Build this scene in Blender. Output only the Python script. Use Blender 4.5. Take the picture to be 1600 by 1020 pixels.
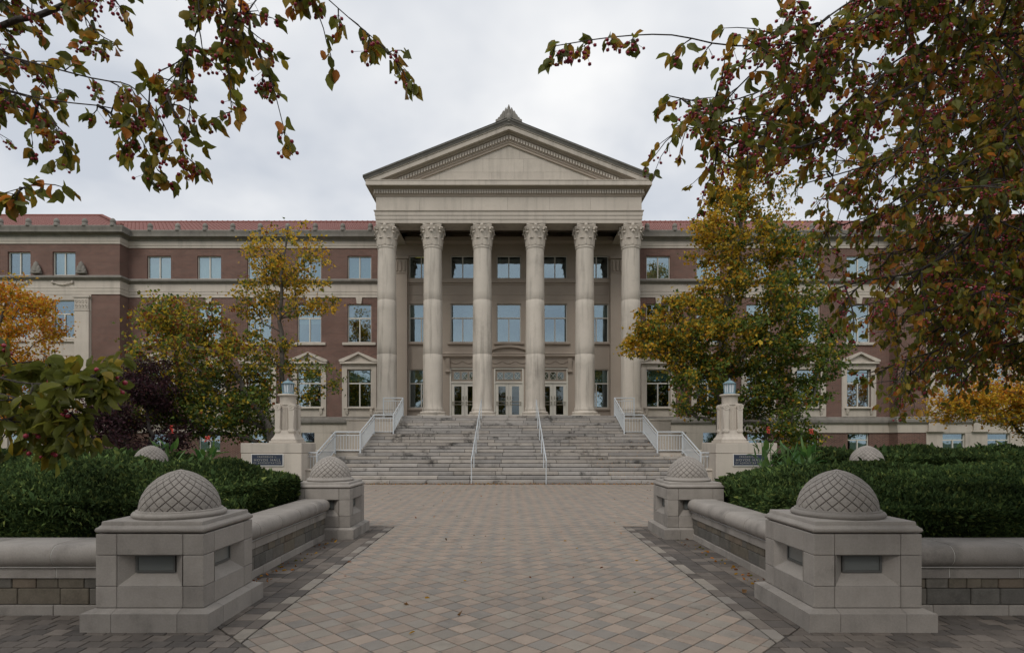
import bpy, math, random
import numpy as np
from mathutils import Vector, Matrix
random.seed(7); rng = np.random.default_rng(11)
R = math.radians
sc = bpy.context.scene
C = sc.collection
for o in list(bpy.data.objects): bpy.data.objects.remove(o)

# ------------------------------------------------------------------ camera, sky, sun, exposure
F = 890.0; CX = 795.0; HY = 687.0; EYE = 1.92            # focal length (px of a 1600 px frame), vanishing point, eye height
cd = bpy.data.cameras.new('camera'); cam = bpy.data.objects.new('camera', cd); C.objects.link(cam)
cam.location = (0, 0, EYE); cam.rotation_euler = (R(90), 0, 0)
cd.sensor_width = 36; cd.lens = 36 * F / 1600
cd.shift_x = (800 - CX) / 1600; cd.shift_y = (HY - 510) / 1600
cd.clip_start = .05; cd.clip_end = 2000
sc.camera = cam

SUN_EL, SUN_AZ = 46, 205       # degrees; azimuth clockwise from +Y
world = bpy.data.worlds.new('World'); sc.world = world; world.use_nodes = True
nt = world.node_tree; nt.nodes.clear()
def wn(t, **k):
    n = nt.nodes.new(t)
    for a, b in k.items(): setattr(n, a, b)
    return n
wout = wn('ShaderNodeOutputWorld'); bg = wn('ShaderNodeBackground')
sky = wn('ShaderNodeTexSky', sky_type='NISHITA', sun_disc=False)
sky.sun_elevation = R(SUN_EL); sky.sun_rotation = R(SUN_AZ); sky.air_density = 1.5; sky.dust_density = 3
skm = wn('ShaderNodeMix', data_type='RGBA', blend_type='MULTIPLY'); skm.inputs[0].default_value = 1
skm.inputs[7].default_value = (.1, .1, .1, 1)
tc = wn('ShaderNodeTexCoord'); sep = wn('ShaderNodeSeparateXYZ')
zadd = wn('ShaderNodeMath', operation='ADD'); zadd.inputs[1].default_value = .35
zmax = wn('ShaderNodeMath', operation='MAXIMUM'); zmax.inputs[1].default_value = .12
dx = wn('ShaderNodeMath', operation='DIVIDE'); dy = wn('ShaderNodeMath', operation='DIVIDE')
cmb = wn('ShaderNodeCombineXYZ')
nz = wn('ShaderNodeTexNoise'); nz.inputs['Scale'].default_value = 1.5; nz.inputs['Detail'].default_value = 5; nz.inputs['Roughness'].default_value = .5
ramp = wn('ShaderNodeValToRGB')
ramp.color_ramp.elements[0].position = .38; ramp.color_ramp.elements[0].color = (.62, .66, .73, 1)
ramp.color_ramp.elements[1].position = .62; ramp.color_ramp.elements[1].color = (1.02, 1.02, 1.02, 1)
mix = wn('ShaderNodeMix', data_type='RGBA'); mix.inputs[0].default_value = .94
L = nt.links.new
L(tc.outputs['Generated'], sep.inputs[0]); L(sep.outputs[2], zadd.inputs[0]); L(zadd.outputs[0], zmax.inputs[0])
L(sep.outputs[0], dx.inputs[0]); L(zmax.outputs[0], dx.inputs[1]); L(sep.outputs[1], dy.inputs[0]); L(zmax.outputs[0], dy.inputs[1])
L(dx.outputs[0], cmb.inputs[0]); L(dy.outputs[0], cmb.inputs[1]); L(cmb.outputs[0], nz.inputs['Vector'])
L(nz.outputs[0], ramp.inputs[0]); L(sky.outputs[0], skm.inputs[6])
L(skm.outputs[2], mix.inputs[6]); L(ramp.outputs[0], mix.inputs[7]); L(mix.outputs[2], bg.inputs[0]); L(bg.outputs[0], wout.inputs[0])
bg.inputs[1].default_value = 1.0

sd = bpy.data.lights.new('sun', 'SUN'); sun = bpy.data.objects.new('sun', sd); C.objects.link(sun)
sd.energy = 1.4; sd.angle = R(25); sd.color = (1, .95, .88)
az, el = R(SUN_AZ), R(SUN_EL)
sv = Vector((math.sin(az) * math.cos(el), math.cos(az) * math.cos(el), math.sin(el)))
sun.rotation_euler = sv.to_track_quat('Z', 'Y').to_euler(); sun.location = sv * 60
sc.view_settings.view_transform = 'Standard'; sc.view_settings.look = 'None'
sc.view_settings.gamma = 1; sc.view_settings.use_curve_mapping = False
sc.view_settings.exposure = 0.0
sc.render.engine = 'CYCLES'; sc.cycles.use_denoising = True; sc.cycles.max_bounces = 6; sc.cycles.transparent_max_bounces = 12

# ------------------------------------------------------------------ materials
def newmat(name):
    m = bpy.data.materials.new(name); m.use_nodes = True
    n = m.node_tree; b = n.nodes['Principled BSDF']; return m, n, b
def N(n, t, **k):
    x = n.nodes.new(t)
    for a, b in k.items(): setattr(x, a, b)
    return x
def mathn(n, op, a, b=None):
    x = N(n, 'ShaderNodeMath', operation=op)
    for i, v in enumerate((a, b)):
        if v is None: continue
        if hasattr(v, 'is_linked') or hasattr(v, 'links'): n.links.new(v, x.inputs[i])
        else: x.inputs[i].default_value = v
    return x.outputs[0]
def stone(name, col, var=.25, scale=3., fine=40., bump=.25, streak=0., objvar=.12, rough=.85, stain=0., spec=.3):
    """weathered mineral surface: blotches, grain, optional vertical run-off streaks and dark stains"""
    m, n, b = newmat(name)
    pos = N(n, 'ShaderNodeNewGeometry').outputs['Position']
    def noise(sc_, det=4, vec=pos, rg=.6):
        x = N(n, 'ShaderNodeTexNoise'); x.inputs['Scale'].default_value = sc_; x.inputs['Detail'].default_value = det
        x.inputs['Roughness'].default_value = rg; n.links.new(vec, x.inputs['Vector']); return x.outputs[0]
    a = noise(scale); f = noise(fine, 2)
    v = mathn(n, 'MULTIPLY', mathn(n, 'SUBTRACT', a, .5), 2 * var)
    v = mathn(n, 'ADD', v, mathn(n, 'MULTIPLY', mathn(n, 'SUBTRACT', f, .5), var * 1.2))
    oi = N(n, 'ShaderNodeObjectInfo')
    v = mathn(n, 'ADD', v, mathn(n, 'MULTIPLY', mathn(n, 'SUBTRACT', oi.outputs['Random'], .5), 2 * objvar))
    if streak:
        mp = N(n, 'ShaderNodeMapping'); mp.inputs['Scale'].default_value = (2.2, 2.2, .16); n.links.new(pos, mp.inputs[0])
        s = noise(1.4, 5, mp.outputs[0])
        s = mathn(n, 'MAXIMUM', mathn(n, 'SUBTRACT', s, .5), 0.)
        v = mathn(n, 'SUBTRACT', v, mathn(n, 'MULTIPLY', s, streak * 4))
    if stain:
        s = noise(scale * .45, 6, pos, .7); s = mathn(n, 'MAXIMUM', mathn(n, 'SUBTRACT', s, .54), 0.)
        v = mathn(n, 'SUBTRACT', v, mathn(n, 'MULTIPLY', s, stain * 6))
    v = mathn(n, 'MAXIMUM', mathn(n, 'ADD', v, 1.), .25)
    x = N(n, 'ShaderNodeVectorMath', operation='SCALE'); x.inputs[0].default_value = col[:3]; n.links.new(v, x.inputs['Scale'])
    n.links.new(x.outputs[0], b.inputs['Base Color'])
    b.inputs['Roughness'].default_value = rough; b.inputs['Specular IOR Level'].default_value = spec
    if bump:
        bp = N(n, 'ShaderNodeBump'); bp.inputs['Strength'].default_value = bump; bp.inputs['Distance'].default_value = .01
        n.links.new(f, bp.inputs['Height']); n.links.new(bp.outputs[0], b.inputs['Normal'])
    return m
def plain(name, col, rough=.6, metal=0., spec=.4, emit=None):
    m, n, b = newmat(name); b.inputs['Base Color'].default_value = (*col, 1); b.inputs['Roughness'].default_value = rough
    b.inputs['Metallic'].default_value = metal; b.inputs['Specular IOR Level'].default_value = spec
    if emit: b.inputs['Emission Color'].default_value = (*col, 1); b.inputs['Emission Strength'].default_value = emit
    return m
def brickmat(name):
    m, n, b = newmat(name)
    pos = N(n, 'ShaderNodeNewGeometry').outputs['Position']
    s = N(n, 'ShaderNodeSeparateXYZ'); n.links.new(pos, s.inputs[0])
    c = N(n, 'ShaderNodeCombineXYZ'); n.links.new(mathn(n, 'ADD', s.outputs[0], s.outputs[1]), c.inputs[0]); n.links.new(s.outputs[2], c.inputs[1])
    t = N(n, 'ShaderNodeTexBrick'); n.links.new(c.outputs[0], t.inputs['Vector'])
    t.inputs['Color1'].default_value = (.155, .074, .058, 1); t.inputs['Color2'].default_value = (.090, .045, .037, 1); t.inputs['Mortar'].default_value = (.235, .185, .155, 1)
    t.inputs['Scale'].default_value = 1; t.inputs['Brick Width'].default_value = .215; t.inputs['Row Height'].default_value = .075
    t.inputs['Mortar Size'].default_value = .010; t.inputs['Bias'].default_value = -.1
    nz = N(n, 'ShaderNodeTexNoise'); nz.inputs['Scale'].default_value = .7; nz.inputs['Detail'].default_value = 5; n.links.new(pos, nz.inputs['Vector'])
    x = N(n, 'ShaderNodeVectorMath', operation='SCALE'); n.links.new(t.outputs[0], x.inputs[0])
    n.links.new(mathn(n, 'ADD', mathn(n, 'MULTIPLY', nz.outputs[0], .7), .65), x.inputs['Scale'])
    n.links.new(x.outputs[0], b.inputs['Base Color']); b.inputs['Roughness'].default_value = .9; b.inputs['Specular IOR Level'].default_value = .2
    bp = N(n, 'ShaderNodeBump'); bp.inputs['Strength'].default_value = .5; bp.inputs['Distance'].default_value = .008; bp.invert = True
    n.links.new(t.outputs['Fac'], bp.inputs['Height']); n.links.new(bp.outputs[0], b.inputs['Normal'])
    return m
def leafmat(name, trans=.35, rough=.55, spec=.3):
    m, n, b = newmat(name)
    a = N(n, 'ShaderNodeAttribute', attribute_name='Col')
    n.links.new(a.outputs['Color'], b.inputs['Base Color']); b.inputs['Roughness'].default_value = rough; b.inputs['Specular IOR Level'].default_value = spec
    t = N(n, 'ShaderNodeBsdfTranslucent'); n.links.new(a.outputs['Color'], t.inputs[0])
    mx = N(n, 'ShaderNodeMixShader'); mx.inputs[0].default_value = trans
    n.links.new(b.outputs[0], mx.inputs[1]); n.links.new(t.outputs[0], mx.inputs[2]); n.links.new(mx.outputs[0], n.nodes['Material Output'].inputs[0])
    return m
def glassmat(name, refl=.45, tint=(.8, .93, 1.)):
    m, n, b = newmat(name); n.nodes.remove(b)
    tr = N(n, 'ShaderNodeBsdfTransparent'); tr.inputs[0].default_value = (.62, .7, .68, 1)
    g = N(n, 'ShaderNodeBsdfGlossy'); g.inputs['Roughness'].default_value = .015; g.inputs[0].default_value = (*tint, 1)
    pos = N(n, 'ShaderNodeNewGeometry').outputs['Position']
    nz = N(n, 'ShaderNodeTexNoise'); nz.inputs['Scale'].default_value = .9; n.links.new(pos, nz.inputs['Vector'])
    bp = N(n, 'ShaderNodeBump'); bp.inputs['Strength'].default_value = .06; bp.inputs['Distance'].default_value = .05
    n.links.new(nz.outputs[0], bp.inputs['Height']); n.links.new(bp.outputs[0], g.inputs['Normal'])
    mx = N(n, 'ShaderNodeMixShader'); mx.inputs[0].default_value = refl
    n.links.new(tr.outputs[0], mx.inputs[1]); n.links.new(g.outputs[0], mx.inputs[2]); n.links.new(mx.outputs[0], n.nodes['Material Output'].inputs[0])
    return m

M = {}
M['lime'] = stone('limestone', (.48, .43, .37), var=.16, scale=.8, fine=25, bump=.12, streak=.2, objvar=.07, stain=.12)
M['limecol'] = stone('limestone_column', (.50, .453, .392), var=.14, scale=.9, fine=25, bump=.12, streak=.5, objvar=.05, stain=.22)
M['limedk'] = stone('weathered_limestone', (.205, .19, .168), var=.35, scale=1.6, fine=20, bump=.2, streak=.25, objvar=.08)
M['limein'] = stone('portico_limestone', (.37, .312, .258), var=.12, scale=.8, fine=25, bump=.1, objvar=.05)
M['pier'] = stone('pier_stone', (.282, .257, .231), var=.26, scale=2.6, fine=60, bump=.25, streak=.16, objvar=.12, stain=.32)
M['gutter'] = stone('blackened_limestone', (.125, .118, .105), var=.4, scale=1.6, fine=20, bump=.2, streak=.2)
M['groove'] = stone('groove_dark', (.13, .11, .095), var=.2, scale=6)  # darker brown tone for the dome core between the diamonds
M['mortar'] = stone('pale_mortar', (.62, .60, .57), var=.1, scale=8)
M['joint'] = stone('dark_joint', (.055, .048, .042), var=.3, scale=5)
M['brick'] = brickmat('red_brown_brick')
M['roof'] = stone('red_roof_tile', (.245, .115, .10), var=.25, scale=4, fine=12, bump=.2, objvar=.05, rough=.75)
M['ridge'] = stone('ridge_tile', (.20, .075, .06), var=.25, scale=4)
M['frame'] = plain('cream_window_frame', (.55, .53, .47), .5)
M['doorw'] = plain('cream_door_paint', (.72, .69, .61), .45)
M['glass'] = glassmat('window_glass', .27, (.72, .88, 1.))
M['glassdk'] = glassmat('door_glass', .10, (.8, .88, .95))
M['blind'] = stone('green_blind', (.42, .50, .44), var=.05, scale=4, bump=0, objvar=.15)
M['curtain'] = stone('pale_curtain', (.5, .52, .5), var=.1, scale=6, bump=0, objvar=.1)
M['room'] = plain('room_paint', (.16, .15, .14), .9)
M['step'] = [stone('step_stone_%d' % i, c, var=.28, scale=2.6, fine=45, bump=.3, stain=1.0, objvar=.16) for i, c in enumerate([(.315, .292, .268), (.285, .268, .25), (.325, .295, .262)])]
M['rail'] = plain('pale_grey_paint', (.50, .53, .55), .45, 0., .5)
M['verd'] = stone('blue_grey_metal', (.16, .24, .28), var=.25, scale=12, bump=.1, rough=.5)
M['frost'] = plain('frosted_pane', (.62, .66, .70), .35)
M['plaque'] = plain('navy_plaque', (.032, .042, .066), .4)
M['letters'] = plain('plaque_letters', (.34, .33, .30), .45)
M['brass'] = plain('brushed_metal', (.35, .32, .26), .35, .9)
M['lamp_on'] = plain('fluorescent_tube', (1, .72, .12), .5, emit=1.6)
M['lens'] = plain('recess_light_lens', (.135, .145, .14), .15, 0, .6)
M['lensf'] = plain('recess_light_frame', (.09, .09, .085), .5)
M['pink'] = [stone('pink_paver_%d' % i, c, var=.2, scale=5, fine=90, bump=.3, stain=.25, objvar=.1) for i, c in enumerate([(.295, .235, .190), (.275, .225, .185), (.31, .248, .20)])]
M['grey'] = [stone('grey_paver_%d' % i, c, var=.2, scale=5, fine=90, bump=.3, stain=.25, objvar=.1) for i, c in enumerate([(.25, .222, .190), (.228, .205, .18), (.262, .232, .195)])]
M['dark'] = [stone('dark_paver_%d' % i, c, var=.3, scale=4, fine=70, bump=.3, stain=.35, objvar=.15) for i, c in enumerate([(.122, .104, .090), (.095, .083, .074), (.162, .138, .118)])]
M['wallst'] = [stone('wall_stone_%d' % i, c, var=.35, scale=7, fine=50, bump=.5, stain=.3, objvar=.15) for i, c in enumerate([(.140, .120, .092), (.128, .117, .10), (.115, .108, .096), (.148, .118, .088)])]
M['soil'] = stone('mulch', (.05, .035, .025), var=.5, scale=12, fine=60, bump=.8)
M['lawn'] = stone('lawn', (.055, .085, .025), var=.4, scale=2, fine=60, bump=.6)
M['concrete'] = stone('concrete_ground', (.24, .215, .19), var=.2, scale=2, fine=60)
M['bark'] = stone('grey_bark', (.10, .088, .075), var=.4, scale=6, fine=30, bump=.8)
M['barkdk'] = stone('dark_bark', (.05, .042, .038), var=.4, scale=9, fine=60, bump=.8)
M['leaf'] = leafmat('tree_leaf', .5)
M['cleaf'] = leafmat('crabapple_leaf', .55, .45, .35)
M['yew'] = leafmat('yew_needles', .15, .8, .08)
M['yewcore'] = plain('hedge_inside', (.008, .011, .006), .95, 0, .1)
M['berry'] = plain('crabapple_fruit', (.30, .028, .05), .3, 0, .45)
M['canna'] = leafmat('canna_leaf', .3, .4, .4)

# ------------------------------------------------------------------ mesh helpers
class MB:
    def __init__(s): s.v = []; s.f = []; s.mi = []
    def add(s, vs, fs, mi=0):
        o = len(s.v); s.v += [tuple(p) for p in vs]; s.f += [tuple(i + o for i in f) for f in fs]; s.mi += [mi] * len(fs); return s
    def box(s, x0, x1, y0, y1, z0, z1, mi=0):
        return s.add([(x0, y0, z0), (x1, y0, z0), (x1, y1, z0), (x0, y1, z0), (x0, y0, z1), (x1, y0, z1), (x1, y1, z1), (x0, y1, z1)],
                     [(0, 3, 2, 1), (4, 5, 6, 7), (0, 1, 5, 4), (1, 2, 6, 5), (2, 3, 7, 6), (3, 0, 4, 7)], mi)
    def cbox(s, x0, x1, y0, y1, z0, z1, c=.01, mi=0):
        """box with chamfered edges"""
        X = (x0, x1); Y = (y0, y1); Z = (z0, z1); vs = []; idx = {}
        for i in (0, 1):
            for j in (0, 1):
                for k in (0, 1):
                    sx, sy, sz = (1 - 2 * i) * c, (1 - 2 * j) * c, (1 - 2 * k) * c
                    for a, p in enumerate(((X[i], Y[j] + sy, Z[k] + sz), (X[i] + sx, Y[j], Z[k] + sz), (X[i] + sx, Y[j] + sy, Z[k]))):
                        idx[i, j, k, a] = len(vs); vs.append(p)
        fs = []
        for i in (0, 1): fs.append([idx[i, 0, 0, 0], idx[i, 1, 0, 0], idx[i, 1, 1, 0], idx[i, 0, 1, 0]])
        for j in (0, 1): fs.append([idx[0, j, 0, 1], idx[1, j, 0, 1], idx[1, j, 1, 1], idx[0, j, 1, 1]])
        for k in (0, 1): fs.append([idx[0, 0, k, 2], idx[1, 0, k, 2], idx[1, 1, k, 2], idx[0, 1, k, 2]])
        for i in (0, 1):
            for j in (0, 1): fs.append([idx[i, j, 0, 0], idx[i, j, 1, 0], idx[i, j, 1, 1], idx[i, j, 0, 1]])
            for k in (0, 1): fs.append([idx[i, 0, k, 0], idx[i, 1, k, 0], idx[i, 1, k, 2], idx[i, 0, k, 2]])
        for j in (0, 1):
            for k in (0, 1): fs.append([idx[0, j, k, 1], idx[1, j, k, 1], idx[1, j, k, 2], idx[0, j, k, 2]])
        for i in (0, 1):
            for j in (0, 1):
                for k in (0, 1): fs.append([idx[i, j, k, a] for a in (0, 1, 2)])
        ctr = Vector(((x0 + x1) / 2, (y0 + y1) / 2, (z0 + z1) / 2)); out = []
        for f in fs:
            p = [Vector(vs[q]) for q in f]; nrm = (p[1] - p[0]).cross(p[2] - p[0])
            out.append(f if nrm.dot(sum(p, Vector()) / len(p) - ctr) > 0 else f[::-1])
        return s.add(vs, out, mi)
    def lathe(s, prof, n=32, cx=0, cy=0, mi=0, cap=True):
        """prof: (radius, z) from bottom to top"""
        vs = []; fs = []
        for r, z in prof:
            for i in range(n): a = 2 * math.pi * i / n; vs.append((cx + r * math.cos(a), cy + r * math.sin(a), z))
        for j in range(len(prof) - 1):
            for i in range(n): i2 = (i + 1) % n; fs.append((j * n + i, j * n + i2, (j + 1) * n + i2, (j + 1) * n + i))
        if cap: fs.append(tuple(range(n))[::-1]); fs.append(tuple((len(prof) - 1) * n + i for i in range(n)))
        return s.add(vs, fs, mi)
    def tube(s, pts, rad, n=6, mi=0):
        pts = [Vector(p) for p in pts]; vs = []; fs = []
        if not hasattr(rad, '__len__'): rad = [rad] * len(pts)
        for i, p in enumerate(pts):
            d = (pts[min(i + 1, len(pts) - 1)] - pts[max(i - 1, 0)]).normalized()
            u = d.cross(Vector((0, 0, 1)) if abs(d.z) < .9 else Vector((1, 0, 0))).normalized(); w = d.cross(u)
            for k in range(n): a = 2 * math.pi * k / n; vs.append(p + (u * math.cos(a) + w * math.sin(a)) * rad[i])
        for j in range(len(pts) - 1):
            for k in range(n): k2 = (k + 1) % n; fs.append((j * n + k, (j + 1) * n + k, (j + 1) * n + k2, j * n + k2))
        fs.append(tuple(range(n))); fs.append(tuple((len(pts) - 1) * n + k for k in range(n))[::-1])
        return s.add(vs, fs, mi)
    def prism(s, poly, a0, a1, axis='y', mi=0):
        """polygon extruded along an axis; poly is (x,z) for y, (y,z) for x, (x,y) for z"""
        def P(p, a): return (p[0], a, p[1]) if axis == 'y' else (a, p[0], p[1]) if axis == 'x' else (p[0], p[1], a)
        n = len(poly); vs = [P(p, a0) for p in poly] + [P(p, a1) for p in poly]
        fs = [tuple(range(n)), tuple(range(n, 2 * n))[::-1]] + [(i, n + i, n + (i + 1) % n, (i + 1) % n) for i in range(n)]
        return s.add(vs, fs, mi)
    def molding(s, path, prof, mi=0, caps=True):
        """profile (outward, z) swept along a plan polyline with mitred corners; outward = left of travel"""
        n = len(path); k = len(prof); vs = []
        for i, p in enumerate(path):
            p = Vector(p); ds = []
            if i > 0: ds.append((p - Vector(path[i - 1])).normalized())
            if i < n - 1: ds.append((Vector(path[i + 1]) - p).normalized())
            ns = [Vector((-d.y, d.x)) for d in ds]
            m = ns[0] if len(ns) == 1 else (ns[0] + ns[1]) / (1 + ns[0].dot(ns[1]))
            for d, z in prof: vs.append((p.x + m.x * d, p.y + m.y * d, z))
        fs = []
        for i in range(n - 1):
            for j in range(k - 1): fs.append((i * k + j, i * k + j + 1, (i + 1) * k + j + 1, (i + 1) * k + j))
        if caps: fs.append(tuple(range(k))); fs.append(tuple((n - 1) * k + j for j in range(k))[::-1])
        return s.add(vs, fs, mi)
    def wall(s, x0, x1, z0, z1, y, holes, depth=.25, mi=0):
        """wall plane facing -Y with rectangular openings and their reveals"""
        xs = sorted({x0, x1, *[h[0] for h in holes], *[h[1] for h in holes]}); zs = sorted({z0, z1, *[h[2] for h in holes], *[h[3] for h in holes]})
        xs = [x for x in xs if x0 <= x <= x1]; zs = [z for z in zs if z0 <= z <= z1]
        for a, b in zip(xs, xs[1:]):
            for c, d in zip(zs, zs[1:]):
                mx, mz = (a + b) / 2, (c + d) / 2
                if any(h[0] < mx < h[1] and h[2] < mz < h[3] for h in holes): continue
                s.add([(a, y, c), (b, y, c), (b, y, d), (a, y, d)], [(0, 1, 2, 3)], mi)
        for h in holes:
            a, b, c, d = h[:4]; q = y + depth
            s.add([(a, y, c), (b, y, c), (b, y, d), (a, y, d), (a, q, c), (b, q, c), (b, q, d), (a, q, d)],
                  [(0, 4, 5, 1), (1, 5, 6, 2), (2, 6, 7, 3), (3, 7, 4, 0)], mi)
        return s
    def mesh(s, name, mats, smooth=None):
        me = bpy.data.meshes.new(name); me.from_pydata(s.v, [], s.f)
        for m in (mats if isinstance(mats, (list, tuple)) else [mats]): me.materials.append(m)
        if any(s.mi): me.polygons.foreach_set('material_index', s.mi)
        if smooth is not None:
            me.polygons.foreach_set('use_smooth', [True] * len(me.polygons)); me.set_sharp_from_angle(angle=R(smooth))
        me.update(); return me
    def build(s, name, mats, parent=None, smooth=None, loc=None):
        return put(name, s.mesh(name, mats, smooth), parent, loc)
WLOC = {}
def put(name, me, parent=None, loc=None, rz=0, scale=None):
    """link an object at a WORLD place, whatever its parent"""
    o = bpy.data.objects.new(name, me); C.objects.link(o)
    WLOC[o.name] = Vector(loc) if loc is not None else Vector((0, 0, 0))
    if parent: o.parent = parent; o.matrix_parent_inverse = Matrix.Translation(-WLOC[parent.name])
    if loc is not None: o.location = loc
    if rz: o.rotation_euler = (0, 0, rz)
    if scale: o.scale = scale
    return o
def thing(name, label, cat, loc=(0, 0, 0), group=None):
    o = put(name, None, None, loc); return tag(o, label, cat, group)
def tag(o, label, cat=None, group=None, kind=None):
    if label: o['label'] = label
    if cat: o['category'] = cat
    if group: o['group'] = group
    if kind: o['kind'] = kind
    return o
SIDE = lambda s: "on the big maple's side" if s > 0 else "on the leaning tree's side"
def copy_tree(o, parent=None):
    c = o.copy(); C.objects.link(c); mi = o.matrix_parent_inverse.copy(); c.parent = parent; c.matrix_parent_inverse = mi
    for ch in o.children: copy_tree(ch, c)
    return c
def clip(poly, a, b, c):
    """keep the part of a convex polygon where a*x+b*y+c >= 0"""
    out = []
    for i in range(len(poly)):
        p, q = poly[i], poly[(i + 1) % len(poly)]
        dp, dq = a * p[0] + b * p[1] + c, a * q[0] + b * q[1] + c
        if dp >= 0: out.append(p)
        if (dp > 0 > dq) or (dp < 0 < dq):
            t = dp / (dp - dq); out.append((p[0] + t * (q[0] - p[0]), p[1] + t * (q[1] - p[1])))
    return out
def at(px, py, Y):
    """place seen at a photo pixel, at distance Y"""
    return Vector(((px - CX) * Y / F, Y, EYE + (HY - py) * Y / F))

# ------------------------------------------------------------------ ground and paving
b = MB(); b.add([(-400, -300, -.03), (400, -300, -.03), (400, 500, -.03), (-400, 500, -.03)], [(0, 1, 2, 3)])
tag(b.build('ground', M['lawn']), None, kind='structure')
b = MB(); b.add([(-16, -9, -.016), (16, -9, -.016), (16, 6.3, -.016), (9.5, 12.2, -.016), (11, 24.9, -.016), (-11, 24.9, -.016), (-9.5, 12.2, -.016), (-16, 6.3, -.016)], [tuple(range(8))])
plaza = tag(b.build('plaza', M['joint']), None, kind='structure')

S_, GAP = .222, .0055
pieces = []                                       # (polygon, colour key)
def inset(poly, g):
    cx = sum(p[0] for p in poly) / len(poly); cy = sum(p[1] for p in poly) / len(poly)
    out = []
    for x, y in poly:
        d = math.hypot(x - cx, y - cy) or 1; k = 1 - g * 1.4 / d; out.append((cx + (x - cx) * k, cy + (y - cy) * k))
    return out
def area(p): return abs(sum(p[i][0] * p[(i + 1) % len(p)][1] - p[(i + 1) % len(p)][0] * p[i][1] for i in range(len(p)))) / 2
H_ = S_ * math.sqrt(2) / 2
def diamonds(planes, x0, x1, y0, y1):
    for j in range(int(y0 / H_) - 1, int(y1 / H_) + 2):
        for i in range(int(x0 / (2 * H_)) - 2, int(x1 / (2 * H_)) + 2):
            cx = (2 * i + (j & 1)) * H_; cy = j * H_
            p = [(cx - H_, cy), (cx, cy - H_), (cx + H_, cy), (cx, cy + H_)]
            for pl in planes:
                p = clip(p, *pl)
                if len(p) < 3: break
            if len(p) >= 3 and area(p) > .003: pieces.append((inset(p, GAP), 'pink' if j & 1 else 'grey'))
def rects(planes, x0, x1, y0, y1, w, h, key='dark', along_y=False):
    for j in range(int(y0 / h) - 1, int(y1 / h) + 2):
        for i in range(int(x0 / w) - 2, int(x1 / w) + 2):
            ox = (i + .5 * (j & 1)) * w; oy = j * h
            p = [(ox, oy), (ox + w, oy), (ox + w, oy + h), (ox, oy + h)]
            for pl in planes:
                p = clip(p, *pl)
                if len(p) < 3: break
            if len(p) >= 3 and area(p) > .002: pieces.append((inset(p, GAP), key))
FX, KV = 2.53, 2.86
diamonds([(1, 0, FX), (-1, 0, FX), (-1, 1, -KV), (1, 1, -KV), (0, -1, 12.68)], -FX, FX, 2.8, 12.8)
diamonds([(1, 0, 8.4), (-1, 0, 8.4), (0, 1, -12.70), (0, -1, 24.8)], -8.4, 8.4, 12.6, 24.9)
for s in (-1, 1):
    # border band along the wall: three courses laid lengthways, then the front walk
    xs = [2.545, 2.70, 2.93, 3.16, 3.56]
    for q, (a, c) in enumerate(zip(xs, xs[1:])):
        Ln = (.30, .22, .22, .22)[q]; n0 = 0
        y = 4.9 + .07 * q
        while y < 12.68:
            p = [(s * a, y), (s * c, y), (s * c, min(y + Ln, 12.68)), (s * a, min(y + Ln, 12.68))]
            p = clip(p, -s, 1, -KV + .0)
            if len(p) >= 3 and area(p) > .003: pieces.append((inset(p, GAP), 'grey' if q == 0 and (int(y * 10) % 5) < 3 else 'dark'))
            y += Ln
    rects([(s, 0, 0), (s, -1, KV - .012), (0, -1, 6.24)] + ([(1, 0, 9.)] if s < 0 else [(-1, 0, 9.)]), -9 if s < 0 else 0, 0 if s < 0 else 9, 3.2, 6.3, .20, .165)
def paver_mb(poly, mbx, mi, z):
    n = len(poly); c = .004; q = inset(poly, c)
    vs = [(x, y, -.014) for x, y in poly] + [(x, y, z - .003) for x, y in poly] + [(x, y, z) for x, y in q]
    fs = [(i, (i + 1) % n, n + (i + 1) % n, n + i) for i in range(n)] + [(n + i, n + (i + 1) % n, 2 * n + (i + 1) % n, 2 * n + i) for i in range(n)] + [tuple(range(2 * n, 3 * n))]
    if sum(poly[i][0] * poly[(i + 1) % n][1] - poly[(i + 1) % n][0] * poly[i][1] for i in range(n)) < 0: fs = [f[::-1] for f in fs]
    mbx.add(vs, fs, mi)
def shown(poly):
    x = sum(p[0] for p in poly) / len(poly); y = sum(p[1] for p in poly) / len(poly)
    if y < 5.16 or abs(x) * F / y > 800: return 0
    if abs(x) > 2.95 and 5.5 < y < 7.1 and abs(x) < 4.4: return 0
    return area(poly) / y ** 3
order = sorted(range(len(pieces)), key=lambda i: -shown(pieces[i][0]))
paver_mats = M['pink'] + M['grey'] + M['dark']; off = {'pink': 0, 'grey': 3, 'dark': 6}
rest = MB(); pr = random.Random(3)
for rank, i in enumerate(order):
    poly, key = pieces[i]; z = pr.uniform(-.0015, .0025); mi = off[key] + pr.randrange(3)
    if rank < 300 and shown(poly) > 0:
        cx = sum(p[0] for p in poly) / len(poly); cy = sum(p[1] for p in poly) / len(poly)
        m1 = MB(); paver_mb([(x - cx, y - cy) for x, y in poly], m1, 0, z); m1.build('paver', paver_mats[mi], plaza, None, (cx, cy, 0))
    else: paver_mb(poly, rest, mi, z)
tag(rest.build('paving', paver_mats, plaza), None, kind='stuff')

# planting beds and the earth round the building
for s in (-1, 1):
    b = MB(); b.add([(s * 3.9, 6.6, .25), (s * 14, 6.6, .25), (s * 14, 15.4, .25), (s * 9.6, 15.4, .25), (s * 3.9, 11.8, .25)], [(0, 1, 2, 3, 4) if s > 0 else (4, 3, 2, 1, 0)])
    tag(b.build('planting_bed', M['soil']), None, kind='structure')
    b = MB(); b.add([(s * 9.2, 22, .3), (s * 45, 22, .3), (s * 45, 38.6, .55), (s * 9.2, 38.6, .55)], [(0, 1, 2, 3) if s > 0 else (3, 2, 1, 0)])
    tag(b.build('lawn', M['lawn']), None, kind='structure')

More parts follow.
